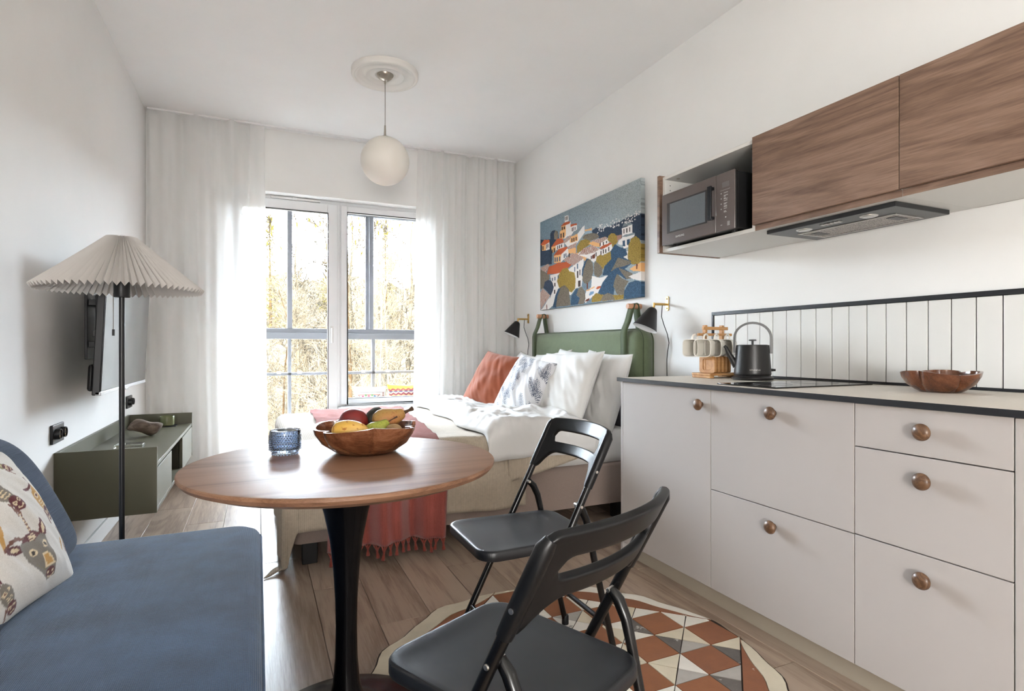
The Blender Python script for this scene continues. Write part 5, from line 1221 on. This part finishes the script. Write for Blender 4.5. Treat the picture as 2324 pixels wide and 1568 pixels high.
# ------------------------------------------------------------------ bed
BX0, BX1, BY0, BY1 = .150, 2.140, 2.885, 4.475
M['boxspring'] = fabric('taupe_upholstery', (158, 140, 130), 500, .3, .9, (3, .05)); M['sheet'] = fabric('white_sheet', (232, 229, 225), 900, .12, .85, (3, .02), .1, fine=.03)
M['headgrey'] = fabric('lavender_grey_upholstery', (112, 106, 118), 500, .3)
bed = thing('bed', 'double bed with a taupe upholstered base and black legs', 'bed', ((BX0 + BX1) / 2, (BY0 + BY1) / 2, 0))
soft_box(BX0, BX1, BY0, BY1, .105, .352, .022, .0).build('base', M['boxspring'], bed, smooth=True, ang=50)
soft_box(BX0 + .012, BX1, BY0 + .010, BY1 - .010, .3535, .548, .045, .008).build('mattress', M['sheet'], bed, smooth='all')
MB().box(BX1 + .002, BX1 + .034, BY0 + .0, BY1, .105, .790).build('head_panel', M['headgrey'], bed, bevel=.012)
for x in (BX0 + .08, BX1 - .10):
    for y in (BY0 + .05, BY1 - .05): MB().box(x - .035, x + .035, y - .035, y + .035, 0, .106).build('leg', M['black_metal'], bed, bevel=.003)

def drape(a, b, top, x0, y0, R=.045, zf=.012, fold=0., freq=9., seed=0, y1=None):
    """lay a sheet point (a, b) over the edge of the bed: foot at x0, near side at y0"""
    px_ = max(0., x0 - a); py_ = max(0., y0 - b); far = False
    if y1 is not None and b > y1: py_ = b - y1; far = True
    r = hypot(px_, py_)
    if r < 1e-9: return (a, b, top)
    nx_, ny_ = -px_ / r, (py_ if far else -py_) / r; bx_, by_ = max(a, x0), (min(b, y1) if far else max(b, y0))
    q = R * pi / 2
    if r < q: out, drop = R * sin(r / q * pi / 2), R * (1 - cos(r / q * pi / 2))
    else: out, drop = R, R + r - q
    s = bx_ if py_ > px_ else -by_; s += atan2(px_, py_ + 1e-9) * .25
    k = min(1, drop / .25)
    out += fold * k * (sin(s * freq * 2 * pi + seed) + .5 * sin(s * freq * 3.7 + 2 * seed)) + fold * k
    z = top - drop
    if z < zf: ex = zf - z; out += ex * .8; z = zf + .006 * sin(ex * 40)
    return (bx_ + nx_ * out, by_ + ny_ * out, z)

M['muslin'] = fabric('beige_muslin', (188, 174, 155), 60, .5, .92, (5, .06), .15, rib=('X', 34, .90), fine=.06)
def blanket_fn(u, v):
    a = BX0 - .545 + (1.36 - BX0 + .545) * u; b = BY0 - .405 + (BY1 + .02 - BY0 + .405) * v
    top = .563 + .006 * nz(a * 3, b * 3, 2) + .004 * nz(a * 9, b * 7, 4)
    x, y, z = drape(a, b, top, BX0 + .03, BY0 + .02, .060, .012, .012, 2.6, 1.0, BY1 - .02)
    return (x, y, z)
o = MB().grid(120, 110, blanket_fn).build('blanket', M['muslin'], smooth='all', solid=.006)
recenter(o); tag(o, 'beige muslin blanket spread over the foot of the bed and hanging to the floor', 'blanket')
# second, folded layer of it hanging further along the side
def fold_fn(u, v):
    a = 1.235 + .455 * u + .015 * v; L = .30 - .10 * u
    s = v * (L + .25); b = BY0 + .27 - s
    top = .572 + .003 * nz(a * 5, b * 5, 8)
    x, y, z = drape(a, b, top, -5, BY0 + .02, .070, .012, .006, 2.2, .4)
    return (x, y - .012, z)
o = MB().grid(40, 36, fold_fn).build('coverlet', M['muslin'], smooth='all', solid=.008)
recenter(o); tag(o, 'folded end of a beige muslin coverlet hanging below the white duvet', 'coverlet')

M['throw'] = fabric('terracotta_throw', (156, 80, 70), 140, .6, .95, (9, .10), .35, rib=('Y', 150, .86), fine=.10)
def throw_fn(u, v):
    L = .535; s = v * (BY1 - BY0 + L); b = BY1 + .02 - s; f = max(0, min(1, (b - BY0) / (BY1 - BY0)))
    a0 = .300 + .06 * f; a1 = .868 + .17 * f; a = a0 + (a1 - a0) * u + .012 * nz(u * 3, s * 4, 6)
    top = .578 + .016 * max(0, nz(a * 7, b * 5, 12)) + .010 * nz(a * 14, b * 10, 3)
    x, y, z = drape(a, b, top, -5, BY0 + .02, .085, .012, .0, 2.4, 2.0)
    if b < BY0: k = min(1, (BY0 - b) / .2); y -= k * (.052 + .034 * sin(u * 2 * pi * 2.3 + .8) + .012 * sin(u * 2 * pi * 5.3))
    return (x, y, z)
tw = thing('throw_blanket', 'terracotta throw with tasselled fringe across the foot of the bed', 'throw', (.6, 3.6, 0))
MB().grid(76, 130, throw_fn).build('cloth', M['throw'], tw, smooth='all', solid=.005)
M['tassel'] = fabric('terracotta_yarn', (142, 66, 54), 300, .5, .95)
rt2 = random.Random(9)
for i in range(17):
    u = (i + .5) / 17; p = Vector(throw_fn(u, 1.0)); L = rt2.uniform(.055, .072); d = Vector((rt2.gauss(0, .10), rt2.gauss(-.03, .05), -1)).normalized()
    ztop = p.z; L = min(L, ztop - .014); m_ = MB()
    w_ = .015; left, right = Vector(throw_fn(max(0, u - .022), 1.0)), Vector(throw_fn(min(1, u + .022), 1.0)); kn = p + d * L * .42
    m_.tube([left, left.lerp(kn, .6), kn], [.003, .004, .005], 6); m_.tube([right, right.lerp(kn, .6), kn], [.003, .004, .005], 6); m_.tube([p, kn], [.004, .006], 6)
    m_.tube([kn + Vector((0, 0, .006)), kn, kn - Vector((0, 0, .005)), kn + d * L * .35, kn + d * L * .56], [.004, .0075, .005, .0085, .0105], 8)
    m_.build('tassel', M['tassel'], tw, smooth='all')

M['duvet'] = fabric('white_duvet', (226, 224, 221), 900, .12, .85, (3, .02), .1, fine=.03)
def duvet_fn(u, v):
    w = 1.78; b = BY0 - .145 + w * v; f = v
    a0 = 1.10 + .10 * f + .022 * sin(f * 17) + .05 * max(0, .12 - f) * 4
    a1 = 1.80 + .12 * f
    a = a0 + (a1 - a0) * u
    e = min(u * 8, (1 - u) * 8, v * 14, (1 - v) * 14, 1.); e = sqrt(max(0, e))
    cr = .016 * nz(a * 3 + b * 1.5, b * 2.6, 21) + .016 * (.5 - abs(nz(a * 4.5 - b * 2.5, b * 3 + a * 2, 5))) + .010 * (.5 - abs(nz(a * 9 + b * 5, b * 6 - a * 5, 8))) + .006 * (.5 - abs(nz(a * 17 - b * 9, b * 12 + a * 8, 3)))
    top = .574 + .050 * e + cr * 2.2 * e
    x, y, z = drape(a, b, top, -5, BY0 + .03, .075, .012, .006, 3.0, 1.7, BY1 - .03)
    if b < BY0 + .05: y -= .018 + .012 * nz(a * 8, b * 6, 2)
    return (x, y, z + (.012 * nz(a * 9, 1.3, 7) if v < .04 else 0))
o = MB().grid(110, 170, duvet_fn).build('duvet', M['duvet'], smooth='all', solid=.022)
recenter(o); tag(o, 'crumpled white duvet folded back across the middle of the bed', 'duvet')

# pillows
M['pillowcase'] = fabric('white_pillowcase', (224, 222, 218), 900, .15, .85, (3, .02), .1, fine=.03)
PG = 'white bed pillows'
pillow('pillow', 'large white pillow in front, right of the leaf-patterned cushion', 'pillow', (1.850, 3.300, .790), (.60, .50, .17), face_rot((-.86, -.14, .42), roll=rad(2)), M['pillowcase'], PG, n=60, seed=1, wr=.012, seam=(M['pillowcase'], .003))
pillow('pillow', 'white pillow nearest the kitchen, leaning on the grey bed head', 'pillow', (2.030, 3.130, .770), (.50, .52, .16), face_rot((-.95, -.02, .28), roll=rad(-3)), M['pillowcase'], PG, n=60, seed=2, wr=.012, seam=(M['pillowcase'], .003))
pillow('pillow', 'white pillow leaning on the headboard, its corner just above the front pillow', 'pillow', (2.055, 3.560, .790), (.52, .50, .15), face_rot((-.96, 0, .24), roll=rad(-2)), M['pillowcase'], PG, n=50, seed=3, wr=.012)
pillow('pillow', 'white pillow leaning on the headboard behind the leaf-patterned cushion', 'pillow', (2.035, 3.900, .780), (.56, .50, .15), face_rot((-.93, 0, .34), roll=rad(5)), M['pillowcase'], PG, n=50, seed=4, wr=.012)
pillow('pillow', 'white pillow at the window side of the bed behind the rust cushion', 'pillow', (1.985, 4.255, .770), (.50, .50, .15), face_rot((-.90, 0, .42), roll=rad(-6)), M['pillowcase'], PG, n=50, seed=5, wr=.012)
M['rust'] = fabric('rust_linen', (150, 80, 52), 300, .35, .9, (7, .08), .2, fine=.07)
pillow('cushion', 'rust-orange linen cushion on the bed near the window', 'cushion', (1.640, 3.990, .800), (.46, .46, .16), face_rot((-.80, -.32, .52), roll=rad(-7)), M['rust'], 'cushions on the bed', n=70, seed=6, wr=.008, pinch=.06, seam=(M['rust'], .004))
c4 = Canvas(300, 300, (224, 224, 226)); r4 = random.Random(12)
for k in range(36):
    x, y = r4.uniform(-.05, 1.05), r4.uniform(-.05, 1.05); x = (k % 6) * .19 - .08 + r4.uniform(-.03, .06); y = (k // 6) * .18 - .06 + r4.uniform(-.05, .1); a = r4.uniform(.2, 1.1) + (pi if k % 3 == 0 else 0); L = .30
    pts = [(x, y)]; 
    for s in range(12): a += .045; x += cos(a) * L / 12; y += sin(a) * L / 12; pts.append((x, y))
    c4.line(pts, .0028, (86, 92, 108))
    for s in range(1, 12):
        q = pts[s]; ll = .075 * (1 - abs(s / 12 - .4))
        for sg in (-1, 1):
            b = a - (12 - s) * .045 + sg * .85; c4.line([q, (q[0] + cos(b) * ll, q[1] + sin(b) * ll)], .0036, (88, 96, 114))
M['leaf'] = fabric('leaf_print_cotton', (224, 224, 226), 500, .2, .9, attr=True, fine=.03)
pillow('cushion', 'white cushion with grey-blue fern leaves in the middle of the bed', 'cushion', (1.700, 3.545, .785), (.45, .43, .17), face_rot((-.84, -.22, .50), roll=rad(-9)), M['leaf'], 'cushions on the bed', n=150, canvas=c4, back=(224, 224, 226), seed=7, wr=.010)

# ------------------------------------------------------------------ hanging headboard cushion
M['green'] = fabric('green_wool', (112, 124, 95), 420, .4, .95, (30, .07), .3, fine=.16); M['green_dk'] = fabric('green_strap', (84, 96, 70), 420, .4, .95)
hb = thing('headboard_cushion', 'green upholstered headboard cushion hung from two wooden pegs', 'headboard', (2.25, 3.7, .56))
HY0_, HY1_, HZ0_, HZ1_, HXF, HXB = 2.925, 4.490, .560, 1.168, 2.188, 2.308
n_ = 44; hv = rrect(HY0_, HY1_, HZ0_, HZ1_, .085, 10); N_ = len(hv); cyc, czc = (HY0_ + HY1_) / 2, (HZ0_ + HZ1_) / 2; V = []
rings = [(.0, HXB), (.0, HXF + .055), (.012, HXF + .022), (.045, HXF + .004), (.09, HXF - .002), (.2, HXF - .006), (.28, HXF - .007)]
for ins, x in rings:
    V += [(x, cyc + (y - cyc) * (1 - ins / .78), czc + (z - czc) * (1 - ins / .304)) for y, z in hv]
MB().add(V, [(i * N_ + j, i * N_ + (j + 1) % N_, (i + 1) * N_ + (j + 1) % N_, (i + 1) * N_ + j) for i in range(len(rings) - 1) for j in range(N_)] + [tuple(range(N_)), tuple(range((len(rings) - 1) * N_, len(rings) * N_))]).build('pad', M['green'], hb, smooth='all')
for x in (HXF + .040, HXB - .004): MB().tube([(x, cyc + (y - cyc) * 1.002, czc + (z - czc) * 1.003) for y, z in hv], .0045, 6, closed=True).build('piping', M['green_dk'], hb, smooth='all')
M['beech'] = wood('beech_peg', [(.3, (172, 122, 92)), (.7, (200, 152, 118))], 'X', 5, 14, .55, .03)
def strap(y, tilt):
    pz = 1.318; w = .034
    path = [(2.300, .70), (2.306, 1.17), (2.292, 1.26), (2.285, 1.318), (2.280, 1.336), (2.268, 1.3405), (2.254, 1.336), (2.248, 1.318), (2.215, 1.22), (2.190, 1.172), (2.182, 1.14), (2.179, 1.0), (2.177, .80), (2.178, .62)]
    m_ = MB(); V = []
    for x, z in path: V += [(x, y - w + (z - 1.1) * tilt, z), (x, y + w + (z - 1.1) * tilt, z)]
    m_.add(V, [(2 * i, 2 * i + 1, 2 * i + 3, 2 * i + 2) for i in range(len(path) - 1)]); m_.build('strap', M['green_dk'], hb, smooth='all', solid=.004)
for y, lab in ((3.070, 'wooden peg holding the near strap of the green headboard'), (4.385, 'wooden peg holding the far strap of the green headboard')):
    strap(y, .03)
    p_ = MB().lathe([(.0001, 0), (.0165, 0), (.018, .002), (.018, .104), (.0165, .106), (.0001, .106)], (XR - .107, y, 1.3205), 24, mtx=Matrix.Rotation(pi / 2, 3, 'Y')).build('wall_peg', M['beech'], smooth=True, ang=50)
    recenter(p_); tag(p_, lab, 'peg', 'headboard pegs')

# ------------------------------------------------------------------ brass-armed wall lamps
M['shade_in'] = mat('shade_white_inside', (236, 236, 236), .5); M['shade_out'] = mat('shade_black', (32, 31, 32), .42)
def sconce(label, y, cord):
    t = thing('wall_lamp', label, 'lamp', (XR, y, 1.316), 0, 'bedside wall lamps')
    pl_ = MB().prism(rrect(y - .014, y + .014, 1.277, 1.366, .008, 5), XR - .0065, XR - .0005, lambda a, b, h: (h, a, b)).build('wall_plate', M['brass'], t, bevel=.0012)
    for z in (1.350, 1.292): MB().lathe([(.0001, 0), (.0042, 0), (.0042, .0025), (.0001, .0032)], (XR - .0064, y, z), 10, mtx=Matrix.Rotation(-pi / 2, 3, 'Y')).build('screw', M['dark'], pl_, smooth=True)
    end = Vector((XR - .115, y - .012, 1.310))
    MB().tube([(XR - .006, y, 1.316), (XR - .05, y - .004, 1.3155), end + Vector((0, 0, .004))], [.0065, .0078, .0078], 12).build('arm', M['brass'], t, smooth=True)
    MB().tube([end + Vector((0, 0, .012)), end + Vector((0, 0, -.010)), end + Vector((-.004, 0, -.022))], .0065, 10).build('joint', M['brass'], t, smooth=True)
    ax = Vector((-.40, .10, -.91)).normalized(); q = ax.to_track_quat('Z', 'Y').to_matrix(); c_ = end + Vector((-.003, 0, -.018))
    prof = [(.004, .000), (.014, .0015), (.023, .007), (.0295, .017), (.076, .138)]
    MB().lathe(prof, tuple(c_), 40, mtx=q, cap=False).build('shade', M['shade_out'], t, smooth='all')
    MB().lathe([(max(.0005, r - .0016), z + .0018) for r, z in prof[:-1]] + [(.0745, .1378), (.076, .138)], tuple(c_), 40, mtx=q, cap=False).build('shade_lining', M['shade_in'], t, smooth='all')
    b_ = MB().ball((0, 0, 0), .017, 14, 10); b_.v = [tuple(c_ + q @ Vector((x, yy, z + .085))) for x, yy, z in b_.v]; b_.build('bulb', mat('amber_bulb', (226, 190, 140), .1, trans=.6), t, smooth='all')
    MB().tube([c_ + q @ Vector((0, 0, .012)), c_ + q @ Vector((0, 0, .072))], [.009, .012], 10).build('bulb_holder', M['shade_in'], t)
    MB().tube([(XR - .045, y - .004, 1.311), (XR - .05, y - .002, 1.24), (XR - .035, y - .006, 1.19)] + [(XR - .012 + .004 * sin(k * 2.1), y - .012 - .010 * sin(k * 1.25), 1.13 - .052 * k) for k in range(cord)], .0027, 6).build('cord', M['black_plastic'], t, smooth='all')
    return t
sconce('black cone wall lamp on a brass arm, between the headboard and the kitchen', 2.800, 9)
sconce('black cone wall lamp on a brass arm, at the window end of the headboard', 4.775, 12)

# ------------------------------------------------------------------ canvas print of a hillside town
PC = {'sky': (122, 142, 154), 'navy': (60, 72, 90), 'blue': (62, 88, 112), 'olive': (160, 134, 66), 'taupe': (128, 118, 104), 'white': (228, 222, 216), 'roof': (186, 92, 56), 'peach': (226, 172, 116), 'brown': (112, 62, 46), 'slate': (128, 138, 142), 'pale': (150, 170, 184), 'rose': (164, 122, 108), 'car': (120, 150, 180), 'lined': (206, 190, 178)}
cv = Canvas(420, 300, PC['sky']); rs_ = np.random.RandomState(3)
g_ = np.clip((cv.x - .2) * 1.2 + (.35 - cv.y) * .6, 0, 1)[..., None]; cv.a = cv.a * (1 - g_) + np.array(lin((176, 186, 188))) * g_
cv.a *= np.where(rs_.rand(300, 420) < .25, .62, 1.0)[..., None]
for cn_, pts in PAINT:
    m_ = cv.poly(pts, PC[cn_])
    if cn_ in ('olive', 'taupe', 'blue', 'navy'): cv.a[m_ & (rs_.rand(300, 420) < .22)] *= .55
    if cn_ == 'blue': cv.a[m_ & (rs_.rand(300, 420) < .10)] *= 1.7
    if cn_ == 'lined':
        st_ = (np.sin((cv.x * 1.1 + cv.y * .5) * 420 + 3 * np.sin(cv.y * 60)) > .1); cv.a[m_ & st_] = lin((132, 76, 58))
for cn_, p, q in PWIN: cv.poly([p, (q[0], p[1]), q, (p[0], q[1])], (70, 58, 54) if cn_ == 'd' else (78, 98, 118))
for k in range(95):
    f = rs_.rand(); x = .63 + .36 * f; y = .265 + rs_.rand() * .075; cv.poly([(x, y), (x + .009, y - .002), (x + .009, y + .007), (x, y + .008)], (226, 222, 216))
PY0, PY1, PZ0, PZ1, PXF = 3.025, 4.472, 1.380, 2.160, XR - .032
pt_ = thing('painting', 'unframed canvas picture of a hillside town above the headboard', 'painting', (XR, (PY0 + PY1) / 2, PZ0))
NU, NV = 421, 231; V = []; cl_ = []
for j in range(NV):
    for i in range(NU):
        u, v = i / (NU - 1), j / (NV - 1); V.append((PXF, PY1 + (PY0 - PY1) * u, PZ1 + (PZ0 - PZ1) * v)); cl_.append((*cv.at(u, v), 1))
gm = MB(); gm.v = V; gm.f = [(j * NU + i, j * NU + i + 1, (j + 1) * NU + i + 1, (j + 1) * NU + i) for j in range(NV - 1) for i in range(NU - 1)]
gm.build('picture', mat('printed_canvas', (255, 255, 255), .85, spec=.2, attr=True, bump=(700, .15, .0006)), pt_, cols=cl_)
for nm, a, b, e in (('edge', (PY0, PY0), 1.0, 0), ('edge', (PY1, PY1), 0.0, 0)):
    V = []; cl_ = []
    for j in range(120):
        v = j / 119; c_ = (*cv.at(b, v), 1)
        for x in (PXF, XR - .0015): V.append((x, a[0], PZ1 + (PZ0 - PZ1) * v)); cl_.append(c_)
    m_ = MB(); m_.v = V; m_.f = [(2 * j, 2 * j + 1, 2 * j + 3, 2 * j + 2) for j in range(119)]; m_.build('edge', bpy.data.materials['printed_canvas'], pt_, cols=cl_)
M['stretch'] = mat('canvas_edge', (120, 128, 132), .85)
MB().box(PXF + .0008, XR - .0012, PY0 + .0005, PY1 - .0005, PZ0, PZ1).build('stretcher', M['stretch'], pt_)

# ------------------------------------------------------------------ ceiling rose and globe pendant
LC = Vector((.766, 3.748)); M['gypsum'] = mat('white_gypsum', (232, 228, 222), .7); M['nickel'] = mat('satin_nickel', (176, 168, 156), .3, 1.0); M['opal'] = mat('opal_glass', (240, 234, 224), .35, spec=.4)
cr_ = MB().lathe([(.216, 0), (.216, -.018), (.212, -.024), (.200, -.027), (.194, -.024), (.190, -.0255), (.182, -.025), (.172, -.018), (.155, -.012), (.140, -.012), (.128, -.016), (.122, -.021), (.112, -.019), (.10, -.011), (.085, -.009), (.078, -.012), (.072, -.011), (.066, -.015), (.06, -.013), (.0005, -.013)], (LC.x, LC.y, ZC), 72, cap=False, mtx=Matrix.Diagonal((1, 1, 1.5))).build('ceiling_rose', M['gypsum'], smooth=True, ang=60)
recenter(cr_); tag(cr_, 'round white moulded ceiling rose', 'ceiling rose')
pd = thing('pendant_lamp', 'white opal glass globe pendant hanging from the ceiling rose', 'lamp', (LC.x, LC.y, 2.115))
MB().lathe([(.0005, -.060), (.012, -.059), (.030, -.050), (.046, -.036), (.055, -.022), (.056, -.016), (.0005, -.014)], (LC.x, LC.y, ZC), 36, cap=False).build('canopy', M['nickel'], pd, smooth=True, ang=50)
for s in (-1, 1): MB().ball((LC.x + s * .042, LC.y - .020, ZC - .034), .005, 8, 6).build('canopy_screw', M['nickel'], pd, smooth='all')
MB().lathe([(.0005, -.078), (.005, -.078), (.006, -.058), (.0005, -.057)], (LC.x, LC.y, ZC), 12).build('strain_relief', M['nickel'], pd, smooth=True)
MB().tube([(LC.x, LC.y, ZC - .07), (LC.x + .001, LC.y, 2.66), (LC.x, LC.y, 2.50)], .0025, 8).build('cord', mat('grey_cord', (168, 160, 150), .6), pd, smooth='all')
MB().tube([(LC.x, LC.y, 2.515), (LC.x, LC.y, 2.445)], [.0055, .0075], 12).build('stem', M['nickel'], pd, smooth=True)
MB().lathe([(.0005, .157), (.020, .1575), (.038, .1535), (.040, .150), (.0005, .150)], (LC.x, LC.y, 2.282), 36, cap=False).build('cap', M['nickel'], pd, smooth=True)
MB().ball((LC.x, LC.y, 2.280), .158, 64, 40).build('globe', M['opal'], pd, smooth='all')
